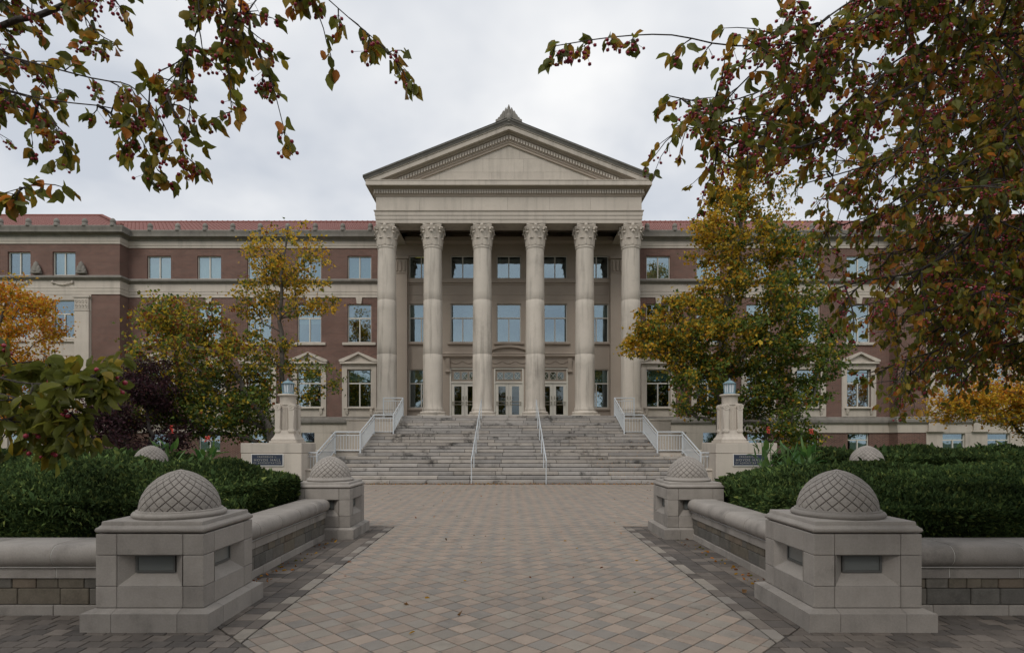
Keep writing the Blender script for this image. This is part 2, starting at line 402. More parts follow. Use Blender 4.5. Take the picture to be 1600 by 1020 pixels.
# ------------------------------------------------------------------ entrance stair
DF, RI, TR = 24.77, .16, .447
HW = lambda k: 8.62 if k <= 7 else 7.39 if k <= 14 else 6.35
YK = lambda k: DF + (k - 1) * TR
stair = thing('entrance_stair', 'wide flight of worn grey stone steps rising to the columned porch', 'stairs', (0, DF, 0))
b = MB()
for k in range(1, 22): b.box(-HW(k) + .02, HW(k) - .02, YK(k) + .03, 34.2, (k - 1) * RI - (.0 if k > 1 else .1), k * RI - .012)
b.build('stair_core', M['joint'], stair)
sr = random.Random(21)
for k in range(1, 22):
    x = -HW(k); end = HW(k); first = True
    while x < end - .05:
        Ln = sr.uniform(1.3, 2.9) * (.5 if first and k % 2 else 1); first = False
        x1 = end if end - (x + Ln) < .8 else x + Ln
        b = MB(); dy_ = sr.uniform(-.014, .014); dz_ = sr.uniform(-.009, .004)
        b.cbox(x + .009 - (x + x1) / 2, x1 - .009 - (x + x1) / 2, -.018, TR + .05, -RI + .022, 0, .012)  # gap below shows the dark core as joint line and nosing shadow
        b.build('step_stone', M['step'][sr.randrange(3)], stair, None, ((x + x1) / 2, YK(k) + dy_, k * RI + dz_))
        x = x1
for s in (-1, 1):                                      # side walls that step in with the flights
    for nm, (xa, xb, ya, yb, za, zb) in {'a': (8.64, 9.2, 24.95, 28.0, -.1, .55), 'b': (7.41, 9.6, 28.02, 30.9, -.1, 1.32), 'c': (6.37, 9.6, 30.92, 33.7, -.1, 2.26), 'd': (6.37, 9.6, 33.72, 38.1, -.1, 3.06)}.items():
        b = MB(); b.cbox(min(s * xa, s * xb), max(s * xa, s * xb), ya, yb, za, zb, .02); b.build('side_wall', M['lime'], stair)
        b = MB(); b.cbox(min(s * (xa + .0), s * (xb + .05)), max(s * xa, s * (xb + .05)), ya - .04, yb, zb + .002, zb + .10, .02); b.build('side_wall_coping', M['lime'], stair)
# porch floor
b = MB(); b.cbox(-8.35, 8.35, YK(21) + TR + .03, 38.28, 2.9, 21 * RI, .015); b.build('porch_floor', M['step'][0], stair)

# side railings
def bar(mb, p, q, r): mb.tube([p, q], r, 6)
bal_mesh = {}
def railing(s):
    base = (s * 9.1, 25.3, .32)
    t = thing('stair_railing', 'pale grey railing zigzagging up the edge of the steps ' + SIDE(s), 'railing', base, 'side railings of the entrance stair')
    P = [(9.1, 25.3, .32), (8.52, 25.3, .32), (8.52, 27.95, 1.28), (7.29, 27.95, 1.28), (7.29, 30.85, 2.24), (6.25, 30.85, 2.24), (6.25, 33.65, 3.36), (7.4, 33.65, 3.36)]
    P = [Vector((s * x, y, z)) for x, y, z in P]
    for i, (p, q) in enumerate(zip(P, P[1:])):
        up = Vector((0, 0, 1)); b = MB()
        bar(b, p + up * 1.03, q + up * 1.03, .034); b.build('handrail', M['rail'], t, 40)
        b = MB(); bar(b, p + up * .86, q + up * .86, .022); b.build('upper_rail', M['rail'], t, 40)
        b = MB(); bar(b, p + up * .12, q + up * .12, .022); b.build('lower_rail', M['rail'], t, 40)
        ln = (q - p).length; hz = Vector((q.x - p.x, q.y - p.y, 0)).length; n = max(3, int(hz / .135))
        for k in range(1, n):
            c = p.lerp(q, k / n); me = bal_mesh.get('b')
            if me is None: mb = MB(); mb.box(-.011, .011, -.011, .011, .12, .86); me = bal_mesh['b'] = mb.mesh('baluster', M['rail'])
            put('baluster', me, t, c)
        if abs(q.x - p.x) > .3 and abs(q.z - p.z) < .1:                      # small ring ornament in the level panels
            c = p.lerp(q, .5) + up * .945; mb = MB()
            mb.tube([c + Vector((math.cos(a) * .06, 0, math.sin(a) * .06)) for a in [i * math.pi / 6 for i in range(13)]], .012, 5); mb.build('ring_ornament', M['rail'], t, 60)
    for p in P:
        mb = MB(); mb.cbox(p.x - .035, p.x + .035, p.y - .035, p.y + .035, p.z - .05, p.z + 1.05, .006); mb.build('post', M['rail'], t)
railing(-1); railing(1)
for s in (-1, 1):                                          # two handrails down the middle of the steps
    t = thing('centre_handrail', 'slim pale metal handrail down the middle of the steps, ' + SIDE(s), 'handrail', (s * 1.62, DF, 0), 'handrails in the middle of the steps')
    for (ya, yb) in ((24.62, 28.3), (28.0, 33.75)):
        zf = lambda y: max(0, (y - DF) / TR + 1) * RI
        pts = [(s * 1.62, ya, zf(ya) + .78), (s * 1.62, ya - .03, zf(ya) + .90), (s * 1.62, ya + .06, zf(ya) + .95), (s * 1.62, yb - .06, zf(yb) + .93), (s * 1.62, yb, zf(yb) + .90), (s * 1.62, yb + .02, zf(yb) + .78)]
        b = MB(); b.tube(pts, .027, 8); b.build('rail', M['rail'], t, 50)
        nP = 3 if yb < 30 else 4
        for k in range(nP):
            y = ya + .08 + (yb - ya - .16) * k / (nP - 1)
            b = MB(); b.tube([(s * 1.62, y, zf(y) - .18), (s * 1.62, y, zf(y) + .93)], .023, 8); b.build('post', M['rail'], t, 50)

# ------------------------------------------------------------------ domed piers
def dome_mesh():
    Rr, Hh, n, m = .402, .435, 20, 10
    rad = lambda t: Rr * max(0., 1 - t ** 2.05) ** .60
    b = MB(); lv = [0] + [1 - (1 - j / m) ** 1.12 for j in range(1, m + 1)]
    lv = [(.0 + .985 * (math.sin(j / m * math.pi / 2) * .62 + j / m * .38)) for j in range(m + 1)]
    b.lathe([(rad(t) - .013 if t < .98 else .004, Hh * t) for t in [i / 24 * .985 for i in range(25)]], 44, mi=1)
    def node(i, j, k=0.):
        t = max(0., min(.985, lv[j])); return 2 * math.pi * (i + .5 * (j & 1)) / n, t
    for j in range(0, m):
        for i in range(n):
            a, t = node(i, j)
            half = math.pi / n
            lo = lv[j - 1] if j > 0 else lv[0]; hi = lv[min(j + 1, m)]; mid = lv[j]
            if j == 0: cor = [(a - half, 0.), (a + half, 0.), (a, lv[1])]
            else: cor = [(a, lo), (a + half, mid), (a, hi), (a - half, mid)]
            ca = a; ct = sum(c[1] for c in cor) / len(cor); k = .86
            if j == 0: ca, ct = a, lv[1] * .36
            pts = []; ins = []
            for (aa, tt) in cor:
                a2, t2 = ca + (aa - ca) * k, ct + (tt - ct) * k; r = rad(t2); pts.append((r * math.cos(a2), r * math.sin(a2), Hh * t2 + .0))
                a3, t3 = ca + (aa - ca) * (k + .05), ct + (tt - ct) * (k + .05); r = rad(max(t3, 0)) - .014; ins.append((r * math.cos(a3), r * math.sin(a3), Hh * t3))
            q = len(pts); cr = rad(ct) + .002
            vs = pts + ins + [(cr * math.cos(ca), cr * math.sin(ca), Hh * ct)]
            b.add(vs, [(x, (x + 1) % q, 2 * q) for x in range(q)] + [(q + x, q + (x + 1) % q, (x + 1) % q, x) for x in range(q)])
    r = rad(lv[m - 1]) * .55
    b.lathe([(r, Hh * lv[m - 1]), (r * .8, Hh * .985), (.004, Hh * 1.01)], 16)
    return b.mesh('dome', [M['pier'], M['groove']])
DOME = dome_mesh()
def recess_mesh():
    b = MB(); w, z0, z1, d = .327, .438, .750, .115; gw, g0, g1 = .205, .555, .738
    o = [(-w, 0, z0), (w, 0, z0), (w, 0, z1), (-w, 0, z1)]; i_ = [(-gw, d, g0), (gw, d, g0), (gw, d, g1), (-gw, d, g1)]
    bk = [(-w, .2, z0), (w, .2, z0), (w, .2, z1), (-w, .2, z1)]
    b.add(o + i_ + bk, [(0, 1, 5, 4), (1, 2, 6, 5), (2, 3, 7, 6), (3, 0, 4, 7), (0, 8, 9, 1), (1, 9, 10, 2), (2, 10, 11, 3), (3, 11, 8, 0), (8, 11, 10, 9)])
    return b.mesh('light_recess', M['pier'])
RECESS = recess_mesh()
def pane_mesh():
    b = MB(); gw, g0, g1, d = .203, .557, .736, .105
    b.cbox(-gw + .02, gw - .02, d - .002, d + .02, g0 + .02, g1 - .02, .003, 0)
    for x0, x1, z0, z1 in ((-gw, gw, g0, g0 + .022), (-gw, gw, g1 - .022, g1), (-gw, -gw + .022, g0 + .022, g1 - .022), (gw - .022, gw, g0 + .022, g1 - .022)): b.box(x0, x1, d - .012, d + .02, z0, z1, 1)
    return b.mesh('recess_light', [M['lens'], M['lensf']])
LENS = pane_mesh()
PB = .55; CBK = .215; BB = .64
def block(w0, w1, d0, d1, z0, z1, c=.005): b = MB(); b.cbox(w0, w1, d0, d1, z0, z1, c); return b.mesh('block', M['pier'])
g = .0025
corner = {q: block(-CBK / 2 + g, CBK / 2 - g, -CBK / 2 + g, CBK / 2 - g, z0 + g, z1 - g) for q, (z0, z1) in enumerate(((.218, .437), (.437, .752), (.752, .967)))}
midb = {q: block(-PB + CBK + g, PB - CBK - g, 0, .2, z0 + g, z1 - g) for q, (z0, z1) in {0: (.218, .437), 2: (.752, .967)}.items()}
def base_mesh(x0, x1, cl, cr):
    """stretch of the splayed base course, front face at y=0; cl / cr: mitred corner at that end"""
    b = MB(); pr_ = [(0, -.02), (0, .184), (.085, .216), (.3, .216), (.3, -.02)]
    vs = []
    for x, c, sg in ((x0, cl, 1), (x1, cr, -1)):
        for d, z in pr_: vs.append((x + sg * (d if c else 0), d, z))
    n = len(pr_); b.add(vs, [tuple(range(n))[::-1], tuple(range(n, 2 * n))] + [(i, (i + 1) % n, n + (i + 1) % n, n + i) for i in range(n)]); return b.mesh('base_stone', M['pier'])
BASE = [base_mesh(-BB, -.33 - g, True, False), base_mesh(-.33 + g, .33 - g, False, False), base_mesh(.33 + g, BB, False, True)]
def cap_mesh():
    b = MB(); pr_ = [(.50, .969), (.525, .972), (.548, .985), (.555, 1.005), (.548, 1.025), (.53, 1.036), (.525, 1.045), (.515, 1.05), (.51, 1.085), (.505, 1.09)]
    vs = []; fs = []
    for h, z in pr_: vs += [(-h, -h, z), (h, -h, z), (h, h, z), (-h, h, z)]
    for j in range(len(pr_) - 1):
        for i in range(4): fs.append((j * 4 + i, j * 4 + (i + 1) % 4, j * 4 + 4 + (i + 1) % 4, j * 4 + 4 + i))
    fs.append((3, 2, 1, 0)); k = 4 * (len(pr_) - 1); fs.append((k, k + 1, k + 2, k + 3)); b.add(vs, fs); return b.mesh('cap', M['pier'], 50)
CAP = cap_mesh()
def ring_mesh():
    b = MB(); b.lathe([(.425, 1.088), (.45, 1.092), (.465, 1.11), (.465, 1.125), (.45, 1.145), (.43, 1.15), (.425, 1.165), (.412, 1.17), (.35, 1.172)], 48); return b.mesh('ring_molding', M['pier'], 40)
RING = ring_mesh()
def core_mesh(): b = MB(); b.box(-.42, .42, -.42, .42, -.02, 1.0); return b.mesh('core', M['joint'])
CORE = core_mesh()
def pier(x, y, z, label, group):
    t = thing('stone_pier', label, 'pier', (x, y, z), group)
    put('core', CORE, t, (x, y, z)); put('cap', CAP, t, (x, y, z)); put('ring_molding', RING, t, (x, y, z)); put('dome', DOME, t, (x, y, z + 1.155))
    for q in range(4):
        a = q * math.pi / 2; r = Matrix.Rotation(a, 3, 'Z')
        def pl(nm, me, lx, ly): v = r @ Vector((lx, ly, 0)); return put(nm, me, t, (x + v.x, y + v.y, z), a)
        for c in range(3):
            pl('corner_block', corner[c], -PB + CBK / 2, -PB + CBK / 2)
            if c != 1: pl('block', midb[c], 0, -PB + g)
        rc = pl('light_recess', RECESS, 0, -PB + g); v = r @ Vector((0, -PB + g, 0))
        put('recess_light', LENS, t, (x + v.x, y + v.y, z), a)
        for me in BASE: pl('base_stone', me, 0, -BB)
PX, PY1, PY2 = 3.64, 6.32, 11.63
for s in (-1, 1):
    pier(s * PX, PY1, 0, 'big domed stone pier where front and side walls meet, ' + SIDE(s), 'domed piers at the front of the walk')
    pier(s * PX, PY2, 0, 'domed stone pier nearer the stairs, ' + SIDE(s), 'domed piers at the stair end of the walk')
    pier(s * 9.55, 15.2, .18, 'stone dome rising behind the clipped hedge by red flowers, ' + SIDE(s), 'domed piers behind the hedges')

# ------------------------------------------------------------------ planter walls
def cop_prof(k=1.):
    P = [(0, .405), (.0, .515)]
    for i in range(9): a = -math.pi / 2 + i * math.pi / 8; P.append((.055 + .0 + .1 * math.cos(a) * 1.0, .645 + .125 * math.sin(a)))
    return P
def wall_run(p0, p1, label, group, cut=.77):
    """low planter wall from p0 to p1; its show face lies to the left of travel"""
    p0 = Vector(p0); p1 = Vector(p1); d = (p1 - p0); Ln = d.length; d.normalize(); ang = math.atan2(d.y, d.x)
    nrm = Vector((-d.y, d.x)); T = .46                              # local frame: x along, y = -outward
    t = thing('planter_wall', label, 'wall', (p0.x, p0.y, 0), group)
    rot = Matrix.Rotation(ang, 3, 'Z')
    def loc(u, z=0): q = p0 + d * u; return (q.x, q.y, z)
    # local mesh: x along run, outward = +y
    def lput(nm, mb, mats, smooth=None, u=0, z=0): return put(nm, mb.mesh(nm, mats, smooth), t, loc(u, z), ang)
    b = MB(); b.box(0, Ln, -T + .03, -.035, -.02, .45); lput('wall_core', b, M['joint'])
    r = random.Random(int(abs(p0.x * 100 + p0.y * 7)))
    u = 0
    while u < Ln - .02:                                             # plinth
        l = min(r.uniform(.6, .9), Ln - u); b = MB(); b.cbox(.003, l - .003, -.06, .018, -.02, .105, .006); lput('plinth_stone', b, M['pier'], None, u); u += l
    u = 0
    while u < Ln - .02:
        l = r.uniform(.26, .52); l = Ln - u if Ln - u - l < .15 else l
        b = MB(); b.cbox(.004, l - .004, -.06, r.uniform(-.004, .006), .11, .285, .008); lput('wall_stone', b, M['wallst'][r.choice((1, 1, 2, 2, 0))], None, u); u += l
    u = 0
    while u < Ln - .02:
        l = r.uniform(.14, .30); l = Ln - u if Ln - u - l < .1 else l
        b = MB(); b.cbox(.004, l - .004, -.06, r.uniform(-.004, .006), .291, .400, .007); lput('wall_stone', b, M['wallst'][r.choice((0, 0, 3, 1))], None, u); u += l
    PM = [(.015, .41), (.015, .515), (.04, .525)] + [(-.03 + .12 * math.cos(a), .648 + .12 * math.sin(a)) for a in [-math.pi * .42 + i * math.pi * .92 / 12 for i in range(13)]] + [(-.25, .771), (-T - .05 + .1, .771), (-T + .02, .60), (-T + .02, .41)]
    b = MB(); b.prism(PM, .01, Ln - .01, 'x'); put('coping_mortar', b.mesh('coping_mortar', M['mortar'], 35), t, loc(0), ang)
    u = 0
    while u < Ln - .02:                                             # coping: bullnose on a fascia
        l = min(cut, Ln - u) if Ln - u > cut * 1.3 else Ln - u
        P = [(.02, .405), (.02, .515), (.045, .522)]
        for i in range(13): a = -math.pi * .42 + i * math.pi * .92 / 12; P.append((-.03 + .125 * math.cos(a), .648 + .125 * math.sin(a)))
        P += [(-.25, .775), (-T - .06 + .1, .775), (-T - .08, .73), (-T - .08, .58), (-T, .515), (-T, .405)]
        b = MB(); n = len(P); e = .005
        b.add([(e, y, z) for y, z in P] + [(l - e, y, z) for y, z in P], [tuple(range(n))[::-1], tuple(range(n, 2 * n))] + [(i, (i + 1) % n, n + (i + 1) % n, n + i)[::-1] for i in range(n)])
        m_ = b.mesh('coping_stone', M['pier'], 35); put('coping_stone', m_, t, loc(u), ang); u += l
for s in (-1, 1):
    a, c = PY1 + .56, PY2 - .56
    if s < 0: wall_run((-3.57, c), (-3.57, a), 'low side wall with rounded coping joining two domed piers, ' + SIDE(s), 'side walls of the walk')
    else: wall_run((3.57, a), (3.57, c), 'low side wall with rounded coping joining two domed piers, ' + SIDE(s), 'side walls of the walk')
    if s < 0: wall_run((-PX - .56, 6.27), (-11.0, 6.27), 'low front wall with rounded coping running outward from a pier, ' + SIDE(s), 'front walls of the planting beds')
    else: wall_run((11.0, 6.27), (PX + .56, 6.27), 'low front wall with rounded coping running outward from a pier, ' + SIDE(s), 'front walls of the planting beds')

# ------------------------------------------------------------------ the hall: brick wings, end pavilions, columned portico
YW, YP = 38.3, 37.45
hall = thing('hall_building', 'long brick and limestone hall with columned portico and red tile roof', 'building', (0, YW, 0))
XS, XE, XP = 8.3, 25.58, 38.0           # wing from XS to XE, pavilion from XE to XP
WX = [10.05, 13.42, 16.78, 20.15, 23.52]
PXW = [29.25, 32.2, 35.15]
WW = .80
F1, F2, F3, FB = (4.11, 6.65), (8.46, 11.04), (12.74, 14.27), (1.15, 2.35)
frame_cache = {}
def frame_mesh(w, h, kind):
    k = (round(w, 3), round(h, 3), kind)
    if k in frame_cache: return frame_cache[k]
    b = MB(); t = .06
    def bars(x0, x1, z0, z1, y=0): b.box(x0, x1, y - .04, y + .05, z0, z1)
    bars(-w, w, 0, t); bars(-w, w, h - t, h); bars(-w, -w + t, t, h - t); bars(w - t, w, t, h - t)
    if kind == 'two': bars(-.035, .035, t, h - t, -.003); panes = [(-w + t, -.035, t, h - t), (.035, w - t, t, h - t)]
    else:
        zt = h * .635; bars(-w + t, w - t, zt - .04, zt + .04, -.003); bars(-.035, .035, t, zt - .04, -.006)
        panes = [(-w + t, -.035, t, zt - .04), (.035, w - t, t, zt - .04), (-w + t, w - t, zt + .04, h - t)]
    pm = []
    for (x0, x1, z0, z1) in panes:
        q = MB(); q.box(x0 - .005, x1 + .005, .012, .022, z0 - .005, z1 + .005); pm.append(q.mesh('pane', M['glass']))
    frame_cache[k] = (b.mesh('window', M['frame']), pm); return frame_cache[k]
wr = random.Random(5)
def window(x, y, z0, z1, w, kind, blind=None, rev=.16):
    fm, pm = frame_mesh(w, z1 - z0, kind)
    o = put('window', fm, hall, (x, y + rev, z0))
    for m_ in pm: put('pane', m_, o, (x, y + rev, z0))
    h = z1 - z0
    if blind is None: blind = wr.choice((0, .3, .38, .5, 0)) if kind == 'three' else wr.choice((0, .0, .3))
    if blind:
        b = MB(); b.box(-w + .03, w - .03, .12, .135, h * (1 - blind), h); b.build('blind', M['blind'], o, None, (x, y + rev, z0))
    if kind == 'two' and abs(x) > 8 and wr.random() < .75:
        b = MB(); b.box(-w + .03, w - .03, .12, .135, .02, h); b.build('shade', M['curtain'], o, None, (x, y + rev, z0))
    elif kind == 'two' and wr.random() < .55:
        b = MB(); n = 14
        for sgn in (-1, 1):
            wd = wr.uniform(.15, .4) * w
            pts = [(sgn * (w - wd * i / n), .2 + .03 * math.sin(i * 2.2)) for i in range(n + 1)]
            b.add([(px, py, 0) for px, py in pts] + [(px, py, h) for px, py in pts], [(i, i + 1, n + 2 + i, n + 1 + i) for i in range(n)])
        b.build('curtain', M['curtain'], o, 60, (x, y + rev, z0))
    return o
def hl(x, zz, w=WW): return (x - w, x + w, zz[0], zz[1])
def band(path, prof, name='cornice', mat='lime', smooth=None):
    b = MB(); b.molding(path, prof); return b.build(name, M[mat], hall, smooth)
LST = (15.26, 15.86)
for s in (-1, 1):
    sx = lambda a, c: (min(s * a, s * c), max(s * a, s * c))
    # brick faces of the wing
    H = [hl(s * x, z_) for x in WX for z_ in (F1, F2, F3)]
    b = MB(); x0, x1 = sx(XS, XE); b.wall(x0, x1, 3.40, 14.80, YW, H, .2); b.build('wing_wall', M['brick'], hall)
    b = MB(); x0, x1 = sx(14.2, XE); b.wall(x0, x1, .2, 2.42, YW + .03, [hl(s * x, FB, .72) for x in WX[2:]], .2); b.build('basement_wall', M['brick'], hall)
    b = MB(); x0, x1 = sx(XS, 14.2); b.wall(x0, x1, .2, 2.42, YW - .04, [(s * 13.5 - .45, s * 13.5 + .45, 1.75, 2.4)], .2); b.build('basement_stone_wall', M['lime'], hall)
    # return of the pavilion and its brick strip
    b = MB(); b.add([(s * XE, YP, .2), (s * XE, YW + .1, .2), (s * XE, YW + .1, 14.8), (s * XE, YP, 14.8)], [(0, 1, 2, 3)])
    x0, x1 = sx(XE, 27.44); b.wall(x0, x1, .2, 2.42, YP, []); b.wall(x0, x1, 3.40, 11.48, YP, [])
    x0, x1 = sx(XE, XP); b.wall(x0, x1, 12.70, 14.80, YP, [hl(s * x, F3, .75) for x in PXW], .2); b.build('pavilion_wall', M['brick'], hall)
    # stone front of the pavilion bays
    x0, x1 = sx(27.44, XP)
    b = MB(); b.wall(x0, x1, .2, 11.48, YP - .03, [hl(s * x, (a, c), .75) for x in PXW for a, c in (F1, (8.62, 11.1), FB)], .25)
    b.add([(s * 27.44, YP - .03, .2), (s * 27.44, YP + .02, .2), (s * 27.44, YP + .02, 11.48), (s * 27.44, YP - .03, 11.48)], [(0, 1, 2, 3)]); b.build('pavilion_stone_front', M['lime'], hall)
    for k in range(4):                                   # pilasters with capitals
        xc = s * (28.0 + 2.95 * k - .02)
        b = MB(); b.cbox(xc - .48, xc + .48, YP - .17, YP - .035, 2.5, 10.35, .015); p = b.build('pilaster', M['lime'], hall)
        b = MB(); b.cbox(xc - .50, xc + .50, YP - .19, YP - .036, 10.36, 10.45, .01); b.cbox(xc - .46, xc + .46, YP - .175, YP - .036, 10.46, 11.22, .01); b.cbox(xc - .54, xc + .54, YP - .23, YP - .036, 11.23, 11.36, .012)
        for q in range(4):
            for e in (-1, 1): b.tube([(xc + e * (.1 + .22 * (q & 1)) + .06 * math.cos(a), YP - .185, 10.68 + .3 * (q // 2) + .1 * math.sin(a)) for a in [i * math.pi / 4 for i in range(9)]], .022, 5)
        b.build('capital', M['lime'], p)
        b = MB(); b.cbox(xc - .56, xc + .56, YP - .21, YP - .037, 2.44, 2.5, .01); b.build('pilaster_base', M['lime'], p)
        # carved shell ornament standing on the ledge above
        zb = 12.78; b = MB(); b.cbox(xc - .30, xc + .30, YP - .30, YP - .02, zb, zb + .16, .02)
        for dx_, wd, ht in ((0, .17, .82), (-.15, .13, .56), (.15, .13, .56), (-.24, .09, .34), (.24, .09, .34)): b.lathe([(wd, zb + .15), (wd * 1.05, zb + ht * .55), (wd * .75, zb + ht * .85), (.02, zb + ht)], 10, xc + dx_, YP - .18)
        b.build('shell_ornament', M['limedk'], hall, 50)
    for x in PXW:
        xc = s * x
        for z0, z1, pj in ((8.34, 8.46, .12), (8.48, 8.58, .07), (7.05, 7.25, .22), (6.85, 7.03, .1)):
            b = MB(); b.cbox(xc - .95, xc + .95, YP - .032 - pj, YP - .034, z0, z1, .01); b.build('sill' if z0 > 8 else 'window_cornice', M['lime'], hall)
        b = MB(); b.cbox(xc - .8, xc + .8, YP - .06, YP - .034, 7.45, 8.2, .015); b.build('panel', M['lime'], hall)
        # swag carved in the frieze above the bay
        b = MB(); b.tube([(xc + .62 * (i / 10 - 1), YP - .13, 12.25 - .18 * math.sin(math.pi * i / 20)) for i in range(21)], .035, 6)
        for e in (-1, 1): b.lathe([(.001, 12.1), (.07, 12.17), (.07, 12.3), (.001, 12.37)], 8, xc + e * .64, YP - .13)
        b.build('carved_swag', M['lime'], hall, 60)
        window(xc, YP - .03, F1[0], F1[1], .75, 'three'); window(xc, YP - .03, 8.62, 11.1, .75, 'three', 0); window(xc, YP, F3[0], F3[1], .75, 'two'); window(xc, YP - .03, FB[0], FB[1], .75, 'three', .55)
    # bands that run along wing and pavilion
    path = [(XP, YP), (XE, YP), (XE, YW), (XS, YW)] if s > 0 else [(-XS, YW), (-XE, YW), (-XE, YP), (-XP, YP)]
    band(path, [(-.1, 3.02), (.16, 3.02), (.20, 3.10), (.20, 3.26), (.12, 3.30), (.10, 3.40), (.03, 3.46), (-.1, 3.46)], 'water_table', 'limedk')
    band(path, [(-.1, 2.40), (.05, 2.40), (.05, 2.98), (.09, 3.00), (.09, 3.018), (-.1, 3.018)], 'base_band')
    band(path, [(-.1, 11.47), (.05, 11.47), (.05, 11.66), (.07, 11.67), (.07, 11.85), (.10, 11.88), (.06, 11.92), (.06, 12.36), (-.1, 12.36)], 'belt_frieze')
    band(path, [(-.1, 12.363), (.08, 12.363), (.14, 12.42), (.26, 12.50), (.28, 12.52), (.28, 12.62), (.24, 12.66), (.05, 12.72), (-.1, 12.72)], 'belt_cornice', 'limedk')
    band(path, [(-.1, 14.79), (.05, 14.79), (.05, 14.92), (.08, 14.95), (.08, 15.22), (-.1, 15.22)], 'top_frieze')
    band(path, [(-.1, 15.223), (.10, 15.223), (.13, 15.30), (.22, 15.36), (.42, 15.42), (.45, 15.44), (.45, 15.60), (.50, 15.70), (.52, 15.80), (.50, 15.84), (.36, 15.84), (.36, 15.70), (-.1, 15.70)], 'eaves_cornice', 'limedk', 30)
    # knobs along the gutter
    n = 9
    xs_ = [XS + .9 + 1.83 * i for i in range(n)]
    for (x, yy) in [(x, YW) for x in xs_ if x < XE - .3] + [(XE + .15 + 1.83 * i, YP) for i in range(6)]:
        b = MB(); b.lathe([(.17, 0), (.18, .12), (.14, .2), (.17, .26), (.16, .38), (.09, .48), (.01, .52)], 12); put('gutter_ornament', b.mesh('gutter_ornament', M['limedk'], 50), hall, (s * x, yy - .42, 15.80))
    # windows of the wing with their stone trim
    for x in WX:
        xc = s * x
        window(xc, YW, F1[0], F1[1], WW, 'three'); window(xc, YW, F2[0], F2[1], WW, 'three'); window(xc, YW, F3[0], F3[1], WW, 'two')
        b = MB(); b.cbox(xc - 1.12, xc + 1.12, YW - .12, YW + .1, 8.27, 8.455, .015); b.build('sill', M['lime'], hall)
        b = MB(); b.add([(xc - .15, YW - .10, 11.045), (xc + .15, YW - .10, 11.045), (xc + .21, YW - .10, 11.46), (xc - .21, YW - .10, 11.46), (xc - .15, YW + .05, 11.045), (xc + .15, YW + .05, 11.045), (xc + .21, YW + .05, 11.46), (xc - .21, YW + .05, 11.46)], [(0, 1, 2, 3), (0, 4, 5, 1), (1, 5, 6, 2), (3, 7, 4, 0), (2, 6, 7, 3)])
        b.build('keystone', M['lime'], hall)
        # pedimented surround of the first-floor window
        b = MB()
        for e in (-1, 1): b.cbox(xc + e * .98 - .175, xc + e * .98 + .175, YW - .07, YW + .1, 3.47, 7.0, .012)
        b.cbox(xc - .80, xc + .80, YW - .066, YW + .1, 6.652, 6.998, .012); b.cbox(xc - .80, xc + .80, YW - .05, YW + .1, 3.47, 4.0, .012); b.build('window_surround', M['lime'], hall)
        b = MB(); b.cbox(xc - 1.0, xc + 1.0, YW - .2, YW + .1, 4.003, 4.107, .015); b.build('sill', M['lime'], hall)
        for e in (-1, 1): b = MB(); b.prism([(YW - .18, 4.0), (YW - .075, 4.0), (YW - .075, 3.62), (YW - .11, 3.64), (YW - .16, 3.85)], xc + e * .82 - .09, xc + e * .82 + .09, 'x'); b.build('sill_bracket', M['lime'], hall)
        b = MB(); b.cbox(xc - 1.25, xc + 1.25, YW - .26, YW + .1, 7.003, 7.14, .012)
        for e in (-1, 1): b.prism([(xc + e * 1.3, 7.143), (xc + e * 1.3, 7.26), (xc, 7.80), (xc, 7.66), (xc + e * .98, 7.143)], YW - .30, YW + .1, 'y')
        b.prism([(xc - .97, 7.143), (xc + .97, 7.143), (xc, 7.655)], YW - .10, YW + .1, 'y'); b.build('window_pediment', M['lime'], hall)
    for x in WX[2:]: window(s * x, YW + .03, FB[0], FB[1], .72, 'three', .5)
    b = MB(); b.box(s * 13.5 - .45, s * 13.5 + .45, YW + .1, YW + .12, 1.75, 2.4); b.build('basement_vent_glass', M['glass'], hall)
# dark rooms behind the glass
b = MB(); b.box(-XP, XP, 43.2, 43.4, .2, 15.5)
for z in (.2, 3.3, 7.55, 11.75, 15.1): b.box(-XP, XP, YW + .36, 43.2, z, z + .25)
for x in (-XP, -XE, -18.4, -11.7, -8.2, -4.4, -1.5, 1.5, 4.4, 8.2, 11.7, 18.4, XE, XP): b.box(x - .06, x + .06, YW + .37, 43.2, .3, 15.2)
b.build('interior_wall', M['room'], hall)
b = MB(); b.cbox(-6.5, -4.7, 39.6, 39.75, 14.62, 14.70, .01); b.build('ceiling_light', M['lamp_on'], hall)

# tile roofs: ribbed slopes
def roof_slope(xa, xb, ye, ze, yr, zr, hipa=0, hipb=0, pitch=.28, parent=hall):
    """slope facing -Y from eave (ye, ze) to ridge (yr, zr); hipa / hipb shorten the ridge at either end"""
    b = MB(); n = int((xb - xa) / pitch); rows = 14
    sl = math.hypot(yr - ye, zr - ze); nrm = Vector((0, -(zr - ze) / sl, (yr - ye) / sl))
    cols = [xa + (xb - xa) * i / (n * 4) for i in range(n * 4 + 1)]; vs = []; fs = []
    for j in range(rows * 2 + 1):
        t = (j // 2 + (j & 1) * .999) / rows if j < rows * 2 else 1.0
        lo, hi = xa + hipa * t, xb - hipb * t
        for i, x in enumerate(cols):
            x = min(max(x, lo), hi); h = .06 * max(0, math.cos(2 * math.pi * i / 4)) + (.0 if j & 1 else .03)
            vs.append((x + nrm.x * h, ye + (yr - ye) * t + nrm.y * h, ze + (zr - ze) * t + nrm.z * h))
    w = len(cols)
    for j in range(rows * 2):
        for i in range(w - 1): fs.append((j * w + i, j * w + i + 1, (j + 1) * w + i + 1, (j + 1) * w + i))
    b.add(vs, fs); return b.build('tile_roof', M['roof'], parent, 50)
